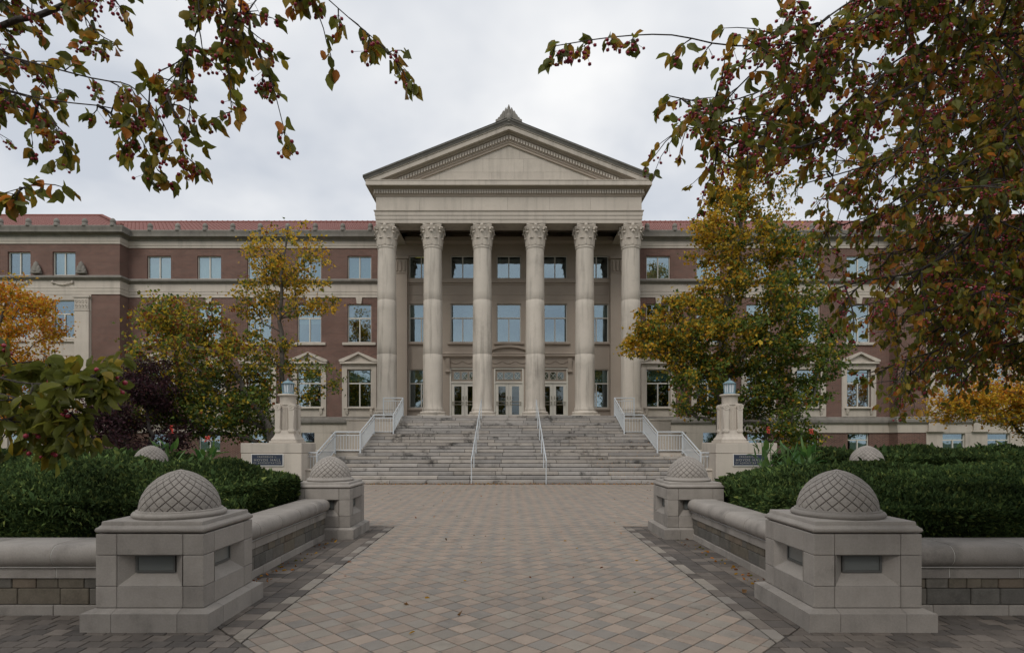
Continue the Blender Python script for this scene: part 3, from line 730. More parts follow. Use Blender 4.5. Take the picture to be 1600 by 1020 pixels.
for s in (-1, 1):
    a, c = (XS - 1, XE + 5.5) if s > 0 else (-XE - 5.5, -XS + 1)
    roof_slope(a, c, YW - .40, 15.78, 44.0, 18.66)
    a, c = (XE - .4, XP + 6) if s > 0 else (-XP - 6, -XE + .4)
    roof_slope(a, c, YP - .40, 15.78, 44.0, 19.15, 6.2 if s > 0 else 0, 0 if s > 0 else 6.2)
    # hip face toward the wing
    b = MB(); b.add([(s * (XE - .4), YP - .4, 15.78), (s * (XE + 5.8), 44, 19.15), (s * (XE - .4), 50, 15.78)], [(0, 1, 2)]); b.build('hip_slope', M['roof'], hall)
    b = MB()
    for i in range(int((XE - XS) / .4)): x = s * (XS + .2 + .4 * i); b.lathe([(.10, 18.62), (.11, 18.75), (.05, 18.84)], 6, x, 44)
    b.tube([(s * XS, 44, 18.70), (s * (XE + 5), 44, 18.70)], .13, 8)
    b.tube([(s * (XE + 5.8), 44, 19.2), (s * (XP + 6), 44, 19.2)], .14, 8); b.tube([(s * (XE - .4), YP - .4, 15.85), (s * (XE + 5.8), 44, 19.2)], .13, 8); b.build('ridge_tiles', M['ridge'], hall, 50)

# ---- portico
PW = 21 * RI
YC = 34.95
# back wall
dh = [(-1.0, 1.0, PW, 6.75), (-3.97, -1.97, PW, 6.75), (1.97, 3.97, PW, 6.75)]
wx_ = [0, 3.1, -3.1, 5.88, -5.88]
H = dh + [(x - .81, x + .81, a, c) for x in wx_ for a, c in (F2, F3)] + [(x - .81, x + .81, 4.05, 6.65) for x in wx_[3:]]
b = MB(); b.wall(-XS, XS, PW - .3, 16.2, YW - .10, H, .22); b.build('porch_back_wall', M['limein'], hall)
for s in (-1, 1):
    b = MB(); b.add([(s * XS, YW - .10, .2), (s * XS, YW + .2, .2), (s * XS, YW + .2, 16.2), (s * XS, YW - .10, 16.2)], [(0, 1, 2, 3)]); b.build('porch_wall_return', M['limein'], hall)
for x in wx_:
    window(x, YW - .10, F2[0], F2[1], .81, 'three', 0 if abs(x) < 5 else .35); window(x, YW - .10, F3[0], F3[1], .81, 'two', 0)
    b = MB(); b.cbox(x - 1.0, x + 1.0, YW - .26, YW + .05, 8.30, 8.455, .02); b.build('sill', M['limein'], hall)
    if abs(x) > 5:
        window(x, YW - .10, 4.05, 6.65, .81, 'three', .33); b = MB(); b.cbox(x - 1.0, x + 1.0, YW - .24, YW + .05, 3.9, 4.045, .02); b.build('sill', M['limein'], hall)
b = MB()
for z0, z1, d in ((12.42, 12.70, .26), (12.32, 12.415, .16), (11.62, 11.70, .13), (11.28, 11.34, .12)): b.box(-6.75, 6.75, YW - d, YW - .102, z0, z1)
b.build('porch_belt', M['limein'], hall)
# doors
def glazed_door(x, mid):
    d = put('entrance_door', None, hall, (x, YW, PW)); m = MB(); y0 = YW + .02
    # casing
    for e in (-1, 1): m.cbox(x + e * .95 - .05, x + e * .95 + .05, y0 - .1, y0 + .1, PW + .02, 6.74, .008)
    m.cbox(x - .9, x + .9, y0 - .1, y0 + .1, 5.72, 5.84, .008); m.cbox(x - .9, x + .9, y0 - .1, y0 + .1, 6.64, 6.74, .008); m.build('door_frame', M['doorw'], d)
    for e in (-1, 1):
        a, c = (x - .895, x - .006) if e < 0 else (x + .006, x + .895); m = MB(); st = .2
        for q in ((a, a + st, PW + .03, 5.70), (c - st, c, PW + .03, 5.70), (a + st, c - st, PW + .03, PW + .26), (a + st, c - st, 5.52, 5.70)): m.box(q[0], q[1], y0 - .03, y0 + .03, q[2], q[3])
        m.build('door_leaf', M['doorw'], d)
        m = MB(); m.box(a + st, c - st, y0 - .008, y0 + .004, PW + .26, 5.52); m.build('door_pane', M['glassdk'], d)
        m = MB()
        for z in (4.28, 4.48): m.tube([(a + .06, y0 - .10, z), (c - .06, y0 - .10, z)], .018, 6)
        for xx in (a + .1, c - .1): m.box(xx - .02, xx + .02, y0 - .10, y0 - .03, 4.26, 4.50)
        xh = x + e * .1; m.cbox(xh - .025, xh + .025, y0 - .09, y0 - .03, 4.62, 4.86, .005); m.build('push_bar', M['brass'], d)
    # transom with lattice panes between mullions
    m = MB(); m.box(x - .9, x + .9, y0 + .0, y0 + .06, 5.842, 6.638); m.build('transom_panel', M['limein'], d)
    for i, (cx_, hw) in enumerate(((-.52, .20), (0, .20 if not mid else .29), (.52, .20)) if not mid else ((-.58, .2), (0, .3), (.58, .2))):
        m = MB(); z0, z1 = 5.98, 6.46; m.box(x + cx_ - hw, x + cx_ + hw, y0 - .012, y0 - .002, z0, z1); m.build('transom_pane', M['glassdk'], d)
        m = MB()
        for q in ((x + cx_ - hw, z0, x + cx_ + hw, z1), (x + cx_ - hw, z1, x + cx_ + hw, z0), (x + cx_ - hw, z0, x + cx_ - hw, z1), (x + cx_ + hw, z0, x + cx_ + hw, z1), (x + cx_ - hw, z0, x + cx_ + hw, z0), (x + cx_ - hw, z1, x + cx_ + hw, z1)):
            m.tube([(q[0], y0 - .025, q[1]), (q[2], y0 - .025, q[3])], .014, 5)
        m.build('lattice', M['frame'], d)
for x in (-2.97, 0, 2.97): glazed_door(x, x == 0)
# door hood: frieze with swags, cornice, centre arch, consoles
yh = YW - .10
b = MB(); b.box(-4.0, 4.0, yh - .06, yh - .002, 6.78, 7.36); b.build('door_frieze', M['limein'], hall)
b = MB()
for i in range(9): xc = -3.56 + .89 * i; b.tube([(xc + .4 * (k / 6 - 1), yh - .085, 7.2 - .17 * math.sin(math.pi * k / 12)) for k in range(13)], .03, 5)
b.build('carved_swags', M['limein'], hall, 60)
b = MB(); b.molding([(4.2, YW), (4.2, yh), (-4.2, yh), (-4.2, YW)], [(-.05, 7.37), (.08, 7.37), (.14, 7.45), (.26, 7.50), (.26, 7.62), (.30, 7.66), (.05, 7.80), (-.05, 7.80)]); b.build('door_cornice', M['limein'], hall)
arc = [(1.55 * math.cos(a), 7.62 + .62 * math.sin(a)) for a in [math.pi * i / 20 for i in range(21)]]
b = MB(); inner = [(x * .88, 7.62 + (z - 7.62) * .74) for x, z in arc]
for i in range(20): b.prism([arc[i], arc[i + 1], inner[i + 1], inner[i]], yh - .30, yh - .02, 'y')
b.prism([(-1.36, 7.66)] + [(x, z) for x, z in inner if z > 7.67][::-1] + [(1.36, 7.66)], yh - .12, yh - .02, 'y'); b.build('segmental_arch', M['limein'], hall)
for e in (-1, 1):
    xc = e * 4.08; b = MB(); b.prism([(yh - .26, 7.36), (yh - .003, 7.36), (yh - .003, 6.45), (yh - .10, 6.45), (yh - .12, 6.7), (yh - .2, 7.0)], xc - .13, xc + .13, 'x')
    for z in (6.5, 7.22): b.tube([(xc - .16, yh - .14 if z > 7 else yh - .09, z), (xc + .16, yh - .14 if z > 7 else yh - .09, z)], .08, 10)
    b.build('console', M['limein'], hall)
    # antae at the ends of the back wall
    xc = e * 7.2; b = MB(); b.cbox(xc - .45, xc + .45, YW - .5, YW - .102, PW, 13.0, .015); p = b.build('anta', M['limein'], hall)
    b = MB(); b.cbox(xc - .45, xc + .45, YW - .5, YW - .103, 13.02, 13.9, .01); b.cbox(xc - .52, xc + .52, YW - .58, YW - .103, 13.92, 14.1, .02); b.cbox(xc - .48, xc + .48, YW - .54, YW - .103, 12.96, 13.015, .01)
    for q in (-.26, 0, .26): b.cbox(xc + q - .09, xc + q + .09, YW - .55, YW - .5, 13.1, 13.8, .03)
    b.build('capital', M['limein'], p)
# columns
CXS = [-7.48, -4.66, -1.62, 1.62, 4.66, 7.48]
zc0, zcap, ztop = PW, 13.67, 14.98
rad = lambda z: .605 - .065 * max(0, (z - 5.5) / (zcap - 5.5)) ** 1.3
def drum(z0, z1, first, last):
    pts = []
    if first: pts += [(rad(z0) + .05, z0), (rad(z0) + .045, z0 + .06), (rad(z0) + .0, z0 + .16)]
    else: pts += [(rad(z0) - .008, z0), (rad(z0), z0 + .012)]
    n = 6
    for i in range(1, n): z = z0 + (z1 - z0) * i / n; pts.append((rad(z), z))
    if last: pts += [(rad(z1), z1 - .14), (rad(z1) + .035, z1 - .10), (rad(z1) + .035, z1 - .03), (rad(z1) - .0, z1)]
    else: pts += [(rad(z1), z1 - .012), (rad(z1) - .008, z1)]
    b = MB(); b.lathe(pts, 48); return b.mesh('drum', M['limecol'], 40)
cuts = [zc0 + .42, 7.12, 10.42, zcap]
drums = [drum(a, c, i == 0, i == 2) for i, (a, c) in enumerate(zip(cuts, cuts[1:]))]
def colbase():
    b = MB(); b.cbox(-.82, .82, -.82, .82, zc0 - .0, zc0 + .10, .015)
    pts = [(.79, zc0 + .102)] + [(.70 + .10 * math.cos(a), zc0 + .20 + .095 * math.sin(a)) for a in [-math.pi / 2 + i * math.pi / 8 for i in range(9)]] + [(.67, zc0 + .30), (.645, zc0 + .335)] + [(.63 + .045 * math.cos(a), zc0 + .375 + .042 * math.sin(a)) for a in [-math.pi / 2 + i * math.pi / 6 for i in range(7)]] + [(.6, zc0 + .425)]
    b.lathe(pts, 48); return b.mesh('column_base', M['limecol'], 50)
def capital():
    b = MB(); z0 = zcap; h = ztop - zcap; r0 = .535
    bell = lambda t: r0 + .02 + .16 * t ** 3
    b.lathe([(bell(t), z0 + h * .86 * t) for t in [i / 10 for i in range(11)]], 32)
    def leaf(a, zb, ht, wd, rb, curl):
        n = 8; vs = []; ca, sa = math.cos(a), math.sin(a)
        for i in range(n + 1):
            t = i / n; out = .03 + .05 * t + curl * max(0, t - .68) ** 1.3 * 3.2; z = zb + ht * (t if t < .85 else .85 + (t - .85) * .2 - (t - .85) * .9)
            r = rb(min(1, (zb + ht * min(t, .85) - z0) / (h * .86))) + out; w = wd * (math.sin(math.pi * min(1, .22 + t * .62))) * (1 + .12 * math.sin(t * 20))
            for q in (-1, -.45, 0, .45, 1):
                rr = r - .045 * abs(q) ** 2 + (.018 if q == 0 else 0); tx = q * w
                vs.append((rr * ca - tx * sa, rr * sa + tx * ca, z))
        b.add(vs, [(i * 5 + q, i * 5 + q + 1, i * 5 + q + 6, i * 5 + q + 5) for i in range(n) for q in range(4)])
    for i in range(8): leaf(2 * math.pi * (i + .5) / 8, z0 + .01, h * .44, .20, bell, .11)
    for i in range(8): leaf(2 * math.pi * i / 8, z0 + .06, h * .74, .17, bell, .10)
    for i in range(4):
        a = math.pi / 4 + i * math.pi / 2; ca, sa = math.cos(a), math.sin(a)
        stem = [((bell(.5) + .03 + .21 * t ** 2) * ca, (bell(.5) + .03 + .21 * t ** 2) * sa, z0 + h * (.42 + .42 * t)) for t in [k / 6 for k in range(7)]]; b.tube(stem, [.05, .05, .05, .055, .06, .07, .07], 6)
        c = Vector(((r0 + .235) * ca, (r0 + .235) * sa, z0 + h * .77)); u = Vector((-sa, ca, 0)); w_ = Vector((ca, sa, 0))
        for e in (-1, 1):
            sp = [c + u * e * .05 + (w_ * math.cos(k * .7) + Vector((0, 0, 1)) * math.sin(k * .7)) * (.125 - .008 * k) for k in range(13)]; b.tube(sp, .035, 5)
        b.tube([c - u * .09, c + u * .09], .085, 10)
        for e in (-1, 1):                                   # inner scrolls under the abacus
            aa = i * math.pi / 2 + e * .22; rr = bell(.85) + .05; c2 = Vector((rr * math.cos(aa), rr * math.sin(aa), z0 + h * .76)); b.tube([c2 - Vector((math.cos(aa), math.sin(aa), 0)) * .06, c2 + Vector((math.cos(aa), math.sin(aa), 0)) * .05], .075, 8)
        aa = i * math.pi / 2; rr = .62; b.lathe([(.01, z0 + h * .86), (.10, z0 + h * .88), (.11, z0 + h * .94), (.08, z0 + h * .985), (.01, z0 + h * .99)], 8, rr * math.cos(aa), rr * math.sin(aa))
    ab = []; k = .86                                          # abacus with hollowed sides
    for i in range(4):
        a0 = math.pi / 4 + i * math.pi / 2 - math.pi / 2; p = Vector((math.cos(a0), math.sin(a0))) * .955 * k; q = Vector((math.cos(a0 + math.pi / 2), math.sin(a0 + math.pi / 2))) * .955 * k
        mid = (p + q) / 2; inw = -mid.normalized() * .09
        for t in [j / 8 for j in range(8)]: pt = p.lerp(q, .06 + .88 * t) + inw * math.sin(math.pi * (.06 + .88 * t)); ab.append((pt.x, pt.y))
    b.prism(ab, z0 + h * .87, z0 + h * .92, 'z'); b.prism([(x * 1.05, y * 1.05) for x, y in ab], z0 + h * .922, ztop - .004, 'z')
    return b.mesh('capital', M['lime'], 40)
CB, CAPM = colbase(), capital()
for x in CXS:
    c = put('column', None, hall, (x, YC, PW))
    put('column_base', CB, c, (x, YC, 0)); put('capital', CAPM, c, (x, YC, 0))
    for d_ in drums: put('drum', d_, c, (x, YC, 0))
# entablature
EW, EY = 8.02, YC - .58
path = [(EW, YW - .1), (EW, EY), (-EW, EY), (-EW, YW - .1)]
band(path, [(-1.16, 14.985), (0, 14.985), (0, 15.2), (.03, 15.21), (.03, 15.43), (.06, 15.44), (.06, 15.64), (.12, 15.70), (.12, 15.735), (-1.16, 15.735)], 'architrave')
b = MB(); b.molding(path, [(-1.1, 15.737), (-.05, 15.737), (-.05, 16.56), (-1.1, 16.56)]); b.build('frieze_core', M['joint'], hall)
fr = random.Random(4); x = -EW
while x < EW - .05:                                          # frieze stones
    ln = fr.uniform(2.4, 3.4); x1 = EW if EW - x - ln < 1.6 else x + ln
    b = MB(); b.cbox(x + .004, x1 - .004, EY, EY + .3, 15.738, 16.558, .005); b.build('frieze_stone', M['lime'], hall); x = x1
for e in (-1, 1):
    for (ya, yb) in ((EY + .31, 36.4), (36.41, YW - .11)):
        b = MB(); b.cbox(min(e * EW, e * (EW - .3)), max(e * EW, e * (EW - .3)), ya, yb, 15.738, 16.558, .005); b.build('frieze_stone', M['lime'], hall)
band(path, [(-.2, 16.562), (.02, 16.562), (.05, 16.62), (.08, 16.66), (.08, 16.69), (.10, 16.69), (.10, 16.96), (.16, 17.02), (.22, 17.06), (.26, 17.088), (-.2, 17.088)], 'bed_molding', 'limein')
band(path, [(-.3, 17.092), (.45, 17.092), (.45, 17.07), (.50, 17.07), (.50, 17.32), (.53, 17.34), (.53, 17.375), (-.3, 17.40)], 'corona')
b = MB(); dn = int(2 * (EW + .13) / .15)
for i in range(dn): x = -EW - .11 + (2 * EW + .22) * (i + .5) / dn; b.box(x - .045, x + .045, EY - .19, EY - .101, 16.72, 16.93)
for e in (-1, 1):
    for i in range(24): y = EY + .1 + i * .15; b.box(min(e * (EW + .101), e * (EW + .19)), max(e * (EW + .101), e * (EW + .19)), y - .045, y + .045, 16.72, 16.93)
tag(b.build('dentils', M['lime'], hall), None, kind='stuff')
# pediment: raking cornice, dentils, tympanum stones
XT, ZT, ZA = EW + .64, 17.60, 20.98
zr = lambda x: ZA - (ZA - ZT) * abs(x) / XT
ZB = 17.402
def rake(prof, name, mat):
    b = MB(); n = len(prof)
    for e in (-1, 1):
        vs = []
        for end in (0, 1):
            for dz, y in prof:
                xe = min(XT, XT * (1 - (ZB + dz - ZT) / (ZA - ZT))) if end else 0
                vs.append((e * xe, y, max(ZB if end else 0, zr(xe) - dz)))
        b.add(vs, [(i, (i + 1) % n, n + (i + 1) % n, n + i) for i in range(n)] + [tuple(range(n, 2 * n))])
    return b.build(name, M[mat], hall)
y_ = EY
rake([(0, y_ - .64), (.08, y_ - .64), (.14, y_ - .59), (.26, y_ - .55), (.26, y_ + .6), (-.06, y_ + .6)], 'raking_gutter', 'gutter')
rake([(.262, y_ - .53), (.30, y_ - .53), (.30, y_ - .48), (.58, y_ - .48), (.58, y_ - .20), (.262, y_ + .5)], 'raking_corona', 'lime')
rake([(.582, y_ - .22), (.68, y_ - .17), (.70, y_ - .10), (1.04, y_ - .10), (1.04, y_ + .3), (.582, y_ + .3)], 'raking_bed', 'limein')
rake([(1.042, y_ - .07), (1.12, y_ - .07), (1.16, y_ - .01), (1.26, y_ + .0), (1.26, y_ + .3), (1.042, y_ + .3)], 'raking_molding', 'limein')
b = MB()
for e in (-1, 1):
    n = 46
    for i in range(n):
        x = .10 + i * .165; zc = zr(x) - .88
        if zc - .1 < ZB: break
        sl = (ZA - ZT) / XT
        vs = []
        for yy in (y_ - .20, y_ - .101):
            for dx_, dz_ in ((-.05, -.11), (.05, -.11), (.05, .10), (-.05, .10)): vs.append((e * (x + dx_), yy, zc + dz_ - dx_ * sl))
        b.add(vs, [(0, 1, 2, 3), (0, 4, 5, 1), (1, 5, 6, 2), (2, 6, 7, 3), (3, 7, 4, 0)])
tag(b.build('raking_dentils', M['lime'], hall), None, kind='stuff')
for j, (za, zb_) in enumerate(((17.3, 18.1), (18.1, 18.9), (18.9, 19.85))):
    x = -7.5 + (1.2 if j & 1 else 0)
    while x < 7.5:
        ln = fr.uniform(2.2, 3.4); poly = [(x + .004, za + .004), (x + ln - .004, za + .004), (x + ln - .004, zb_ - .004), (x + .004, zb_ - .004)]
        sl = (ZA - ZT) / XT
        for e in (-1, 1): poly = clip(poly, -e * sl, -1, ZA - 1.22) if len(poly) > 2 else poly
        if len(poly) > 2: b = MB(); b.prism(poly, y_ + .10, y_ + .3, 'y'); b.build('tympanum_stone', M['lime'], hall)
        x += ln
b = MB(); b.prism([(-7.7, 17.3), (7.7, 17.3), (0, ZA - 1.2)], y_ + .125, y_ + .35, 'y'); b.build('tympanum_core', M['joint'], hall)
# gable roof of the portico and ceiling
b = MB()
for e in (-1, 1): b.add([(e * XT, y_ - .6, ZT + .02), (0, y_ - .6, ZA + .07), (0, 47, ZA + .07), (e * XT, 47, ZT + .02), (e * XT, y_ - .6, ZT - .12), (e * XT, 47, ZT - .12)], [(0, 1, 2, 3), (0, 3, 5, 4)])
b.build('portico_roof', M['gutter'], hall)
b = MB()
for e in (-1, 1): b.add([(e * EW, y_ + .6, 15.7), (e * EW, 47, 15.7), (e * EW, 47, 17.3), (e * EW, y_ + .6, 17.3)], [(0, 1, 2, 3)])
b.build('attic_wall', M['lime'], hall)
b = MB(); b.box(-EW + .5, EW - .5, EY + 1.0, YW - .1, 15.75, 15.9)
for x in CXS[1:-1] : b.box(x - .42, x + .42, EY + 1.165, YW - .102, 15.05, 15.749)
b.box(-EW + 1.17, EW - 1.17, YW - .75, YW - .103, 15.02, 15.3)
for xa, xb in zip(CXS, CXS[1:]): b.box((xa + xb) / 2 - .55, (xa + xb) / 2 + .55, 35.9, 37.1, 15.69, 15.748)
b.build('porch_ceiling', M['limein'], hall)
# carved finial on the gable top
b = MB(); f = EY - .55
b.cbox(-.78, .78, f, f + .5, ZA - .38, ZA - .02, .03)
for i, (xx, ht) in enumerate(((0, 1.02), (.17, .84), (.32, .66), (.44, .46), (.56, .28), (.68, .14))):
    for e in ((1,) if xx == 0 else (-1, 1)): b.lathe([(.11, ZA - .25), (.115, ZA + ht * .55 - .05), (.09, ZA + ht * .8 - .04), (.015, ZA + ht - .04)], 8, e * xx, f + .25)
b.lathe([(.17, ZA - .2), (.19, ZA + .1), (.14, ZA + .3), (.02, ZA + .40)], 10, 0, f + .1); b.build('finial', M['limedk'], hall, 50)

# ------------------------------------------------------------------ lamp pedestals with plaques
def text_mesh(lines, w, name):
    mb = MB(); dg = bpy.context.evaluated_depsgraph_get()
    for txt, size, z in lines:
        cu = bpy.data.curves.new('t', 'FONT'); cu.body = txt; cu.size = size; cu.align_x = 'CENTER'; cu.extrude = .004; cu.space_character = 1.35
        o = bpy.data.objects.new('t', cu); C.objects.link(o); dg.update(); me = o.evaluated_get(bpy.context.evaluated_depsgraph_get()).to_mesh()
        xs = [v.co.x for v in me.vertices]; k = min(1, w / (max(xs) - min(xs)))
        mb.add([(v.co.x * k, -v.co.z - .003, v.co.y + z) for v in me.vertices], [tuple(p.vertices) for p in me.polygons])
        bpy.data.objects.remove(o); bpy.data.curves.remove(cu)
    return mb.mesh(name, M['letters'])
LET = text_mesh([('FREDERICK L.', .105, .315), ('HOVDE HALL', .15, .165), ('OF ADMINISTRATION', .105, .05)], 1.18, 'lettering')
def pedestal(s):
    X, Y = s * 9.79, 25.25
    t = thing('lamp_pedestal', 'limestone lamp pedestal with lantern and dark name plaque, ' + SIDE(s), 'lamp pedestal', (X, Y, 0), 'lamp pedestals at the stair foot')
    xa, xb = sorted((s * 8.9, s * 11.5))
    b = MB(); b.cbox(xa, xb, 24.45, 26.2, -.1, 1.34, .02); b.build('plinth', M['lime'], t)
    b = MB(); b.cbox(xa - .015, xb + .015, 24.435, 26.215, 1.343, 1.78, .02); b.build('plinth_cap', M['lime'], t)
    px = s * 10.35 if s < 0 else 10.3; pl = put('plaque', None, t, (px, 24.44, .85))
    b = MB(); b.cbox(px - .66, px + .66, 24.405, 24.448, .83, 1.29, .006); b.build('plaque_plate', M['plaque'], pl)
    b = MB()
    for q in ((px - .69, px + .69, .80, .83), (px - .69, px + .69, 1.29, 1.32), (px - .69, px - .66, .83, 1.29), (px + .66, px + .69, .83, 1.29)): b.box(q[0], q[1], 24.40, 24.448, q[2], q[3])
    b.build('plaque_border', M['mortar'], pl)
    put('lettering', LET, pl, (px, 24.402, .845))
    # flared foot, fluted shaft, corner buttresses with scrolls, drum
    b = MB(); z = 1.783
    for h, z0, z1 in ((.60, z, z + .09), (.54, z + .092, z + .17)): b.cbox(X - h, X + h, Y - h, Y + h, z0, z1, .02)
    pr_ = [(.53, z + .17), (.46, z + .26), (.41, z + .38), (.385, z + .55), (.35, z + .56)]; vs = []; fs = []
    for h, zz in pr_: vs += [(X - h, Y - h, zz), (X + h, Y - h, zz), (X + h, Y + h, zz), (X - h, Y + h, zz)]
    for j in range(4):
        for i in range(4): fs.append((j * 4 + i, j * 4 + (i + 1) % 4, j * 4 + 4 + (i + 1) % 4, j * 4 + 4 + i))
    b.add(vs, fs); b.build('shaft_foot', M['lime'], t)
    b = MB(); b.box(X - .30, X + .30, Y - .30, Y + .30, z + .3, 3.52)
    for q in range(4):
        r = Matrix.Rotation(q * math.pi / 2, 3, 'Z')
        for i in range(5):
            xx = -.14 + .07 * i; c = r @ Vector((xx, -.30, 0)); b.tube([(X + c.x, Y + c.y, z + .55), (X + c.x, Y + c.y, 3.35)], .028, 6)
    b.build('fluted_shaft', M['lime'], t, 40)
    for ex in (-1, 1):
        for ey in (-1, 1):
            cx, cy = X + ex * .30, Y + ey * .30; b = MB()
            b.cbox(cx - .12, cx + .12, cy - .12, cy + .12, z + .50, 3.30, .02)
            b.cbox(cx - .14, cx + .14, cy - .14, cy + .14, z + .44, z + .62, .04)
            b.tube([(cx, cy - .135, 3.36), (cx, cy + .135, 3.36)], .145, 14)
            for yy in (cy - .138, cy + .138):
                b.tube([(cx + (.10 - .0075 * k) * math.cos(k * .6), yy, 3.36 + (.10 - .0075 * k) * math.sin(k * .6)) for k in range(13)], .016, 5)
            b.build('scroll_buttress', M['lime'], t, 40)
    b = MB(); b.lathe([(.34, 3.45), (.34, 3.80), (.36, 3.83), (.42, 3.86), (.43, 3.90), (.41, 3.93), (.2, 3.95)], 28, X, Y); b.build('drum_cap', M['lime'], t, 40)
    # lantern
    n = 6; z0 = 3.94; r0, r1 = .225, .265
    b = MB(); b.lathe([(.28, z0), (.28, z0 + .03), (.24, z0 + .06)], n, X, Y); b.lathe([(.31, z0 + .45), (.32, z0 + .47), (.26, z0 + .50), (.16, z0 + .57), (.07, z0 + .61), (.03, z0 + .63), (.04, z0 + .66), (.005, z0 + .72)], n, X, Y)
    for i in range(n):
        a = 2 * math.pi * i / n; b.tube([(X + r0 * math.cos(a), Y + r0 * math.sin(a), z0 + .04), (X + r1 * math.cos(a), Y + r1 * math.sin(a), z0 + .46)], .025, 6)
    ln = b.build('lantern', M['verd'], t)
    for i in range(n):
        a0, a1 = 2 * math.pi * i / n, 2 * math.pi * (i + 1) / n; q = MB(); k0, k1 = .90, .92
        P = [(r0 * k0 * math.cos(a0), r0 * k0 * math.sin(a0), z0 + .055), (r0 * k0 * math.cos(a1), r0 * k0 * math.sin(a1), z0 + .055), (r1 * k1 * math.cos(a1), r1 * k1 * math.sin(a1), z0 + .455), (r1 * k1 * math.cos(a0), r1 * k1 * math.sin(a0), z0 + .455)]
        q.add([(X + x, Y + y, zz) for x, y, zz in P] + [(X + x * .94, Y + y * .94, zz) for x, y, zz in P], [(0, 1, 2, 3), (7, 6, 5, 4), (0, 4, 5, 1), (2, 6, 7, 3), (1, 5, 6, 2), (3, 7, 4, 0)]); q.build('lantern_pane', M['frost'], ln)
        am = (a0 + a1) / 2; q = MB(); q.tube([(X + .2 * math.cos(am), Y + .2 * math.sin(am), z0 + .05), (X + .236 * math.cos(am), Y + .236 * math.sin(am), z0 + .46)], .010, 4); q.build('glazing_bar', M['verd'], ln)
pedestal(-1); pedestal(1)

# ------------------------------------------------------------------ vegetation
def leaf_obj(name, cen, size, col, parent, mat, shape='maple', down=.35, seed=0, kind=None, aspect=.62, dirs=None):
    """many single leaves as one mesh; each leaf has its own place, direction, size and colour"""
    g = np.random.default_rng(seed); n = len(cen); cen = np.asarray(cen, float); size = np.asarray(size, float).reshape(-1, 1)
    d = g.normal(size=(n, 3)) if dirs is None else np.asarray(dirs, float) + g.normal(size=(n, 3)) * .35
    d[:, 2] -= down * 1.6; d /= np.linalg.norm(d, axis=1, keepdims=True)
    u = g.normal(size=(n, 3)); u[:, 2] += .9; w = np.cross(d, u); w /= np.linalg.norm(w, axis=1, keepdims=True) + 1e-9; nn = np.cross(w, d)
    if shape == 'ovate':
        T = np.array([[0, 0, 0], [.5, 0, -.05], [1, 0, -.10], [.14, .33, .015], [.43, .52, .03], [.76, .34, .02], [.14, -.33, .015], [.43, -.52, .03], [.76, -.34, .02]])
        Fc = [(0, 3, 4, 1), (1, 4, 5, 2), (0, 1, 7, 6), (1, 2, 8, 7)]
    elif shape == 'unused':
        T = np.array([[0, 0, 0], [.33, 0, -.04], [.68, 0, -.05], [1, 0, .03], [.30, .52, .03], [.68, .44, .025], [.30, -.52, .03], [.68, -.44, .025]])
        Fc = [(0, 4, 1), (1, 4, 5, 2), (2, 5, 3), (0, 1, 6), (1, 2, 7, 6), (2, 3, 7)]
    elif shape == 'sprig':
        T = np.array([[0, .10, 0], [0, -.10, 0], [.6, -.5, .08], [1, 0, .0], [.6, .5, .08]]); Fc = [(0, 1, 2, 3, 4)]
    else:
        T = np.array([[0, 0, 0], [.35, .55, .10], [.62, .28, .03], [1, 0, -.05], [.62, -.28, .03], [.35, -.55, .10]]); Fc = [(0, 3, 2, 1), (0, 5, 4, 3)]
    k = len(T); asp = aspect * (2 if shape != 'ovate' else 1.25) * g.uniform(.8, 1.2, (n, 1))
    V = (cen[:, None, :] + d[:, None, :] * (T[:, 0][None, :, None] * size[:, None]) + w[:, None, :] * (T[:, 1][None, :, None] * (size * asp)[:, None] * .62) + nn[:, None, :] * (T[:, 2][None, :, None] * size[:, None] * 2.2)).reshape(-1, 3)
    me = bpy.data.meshes.new(name); me.vertices.add(n * k); me.vertices.foreach_set('co', V.astype(np.float32).ravel())
    lens = np.array([len(f) for f in Fc]); tot = int(lens.sum()); fl = np.concatenate([np.array(f) for f in Fc])
    idx = (np.arange(n)[:, None] * k + fl[None, :]).ravel(); me.loops.add(n * tot); me.loops.foreach_set('vertex_index', idx.astype(np.int32))
    st = (np.arange(n)[:, None] * tot + np.concatenate([[0], np.cumsum(lens)[:-1]])[None, :]).ravel()
    me.polygons.add(n * len(Fc)); me.polygons.foreach_set('loop_start', st.astype(np.int32)); me.polygons.foreach_set('loop_total', np.tile(lens, n).astype(np.int32))
    me.update(calc_edges=True)
    ca = me.color_attributes.new('Col', 'FLOAT_COLOR', 'POINT'); cc = np.ones((n, k, 4), np.float32); cc[:, :, :3] = np.clip(np.asarray(col), .002, 1)[:, None, :]; ca.data.foreach_set('color', cc.ravel())
    me.materials.append(M[mat] if isinstance(mat, str) else mat); me.validate()
    o = put(name, me, parent)
    if kind: o['kind'] = kind
    return o
def ell(g, n, es, Y):
    """points spread through a crown made of ellipses given as photo px (cx, cy, rx, ry[, depth offset])"""
    ws = np.array([e[2] * e[3] for e in es], float); ws /= ws.sum(); out = []
    for i in range(n):
        e = es[g.choice(len(es), p=ws)]; Yc = Y + (e[4] if len(e) > 4 else 0)
        v = g.normal(size=3); v /= np.linalg.norm(v); v *= g.uniform(.15, 1) ** .45
        rx, rz = e[2] * Yc / F, e[3] * Yc / F; ry = min(rx * 1.1, 2.9)
        c = at(e[0], e[1], Yc); out.append((c.x + v[0] * rx, c.y + v[1] * ry, max(c.z + v[2] * rz, .5)))
    return np.array(out)
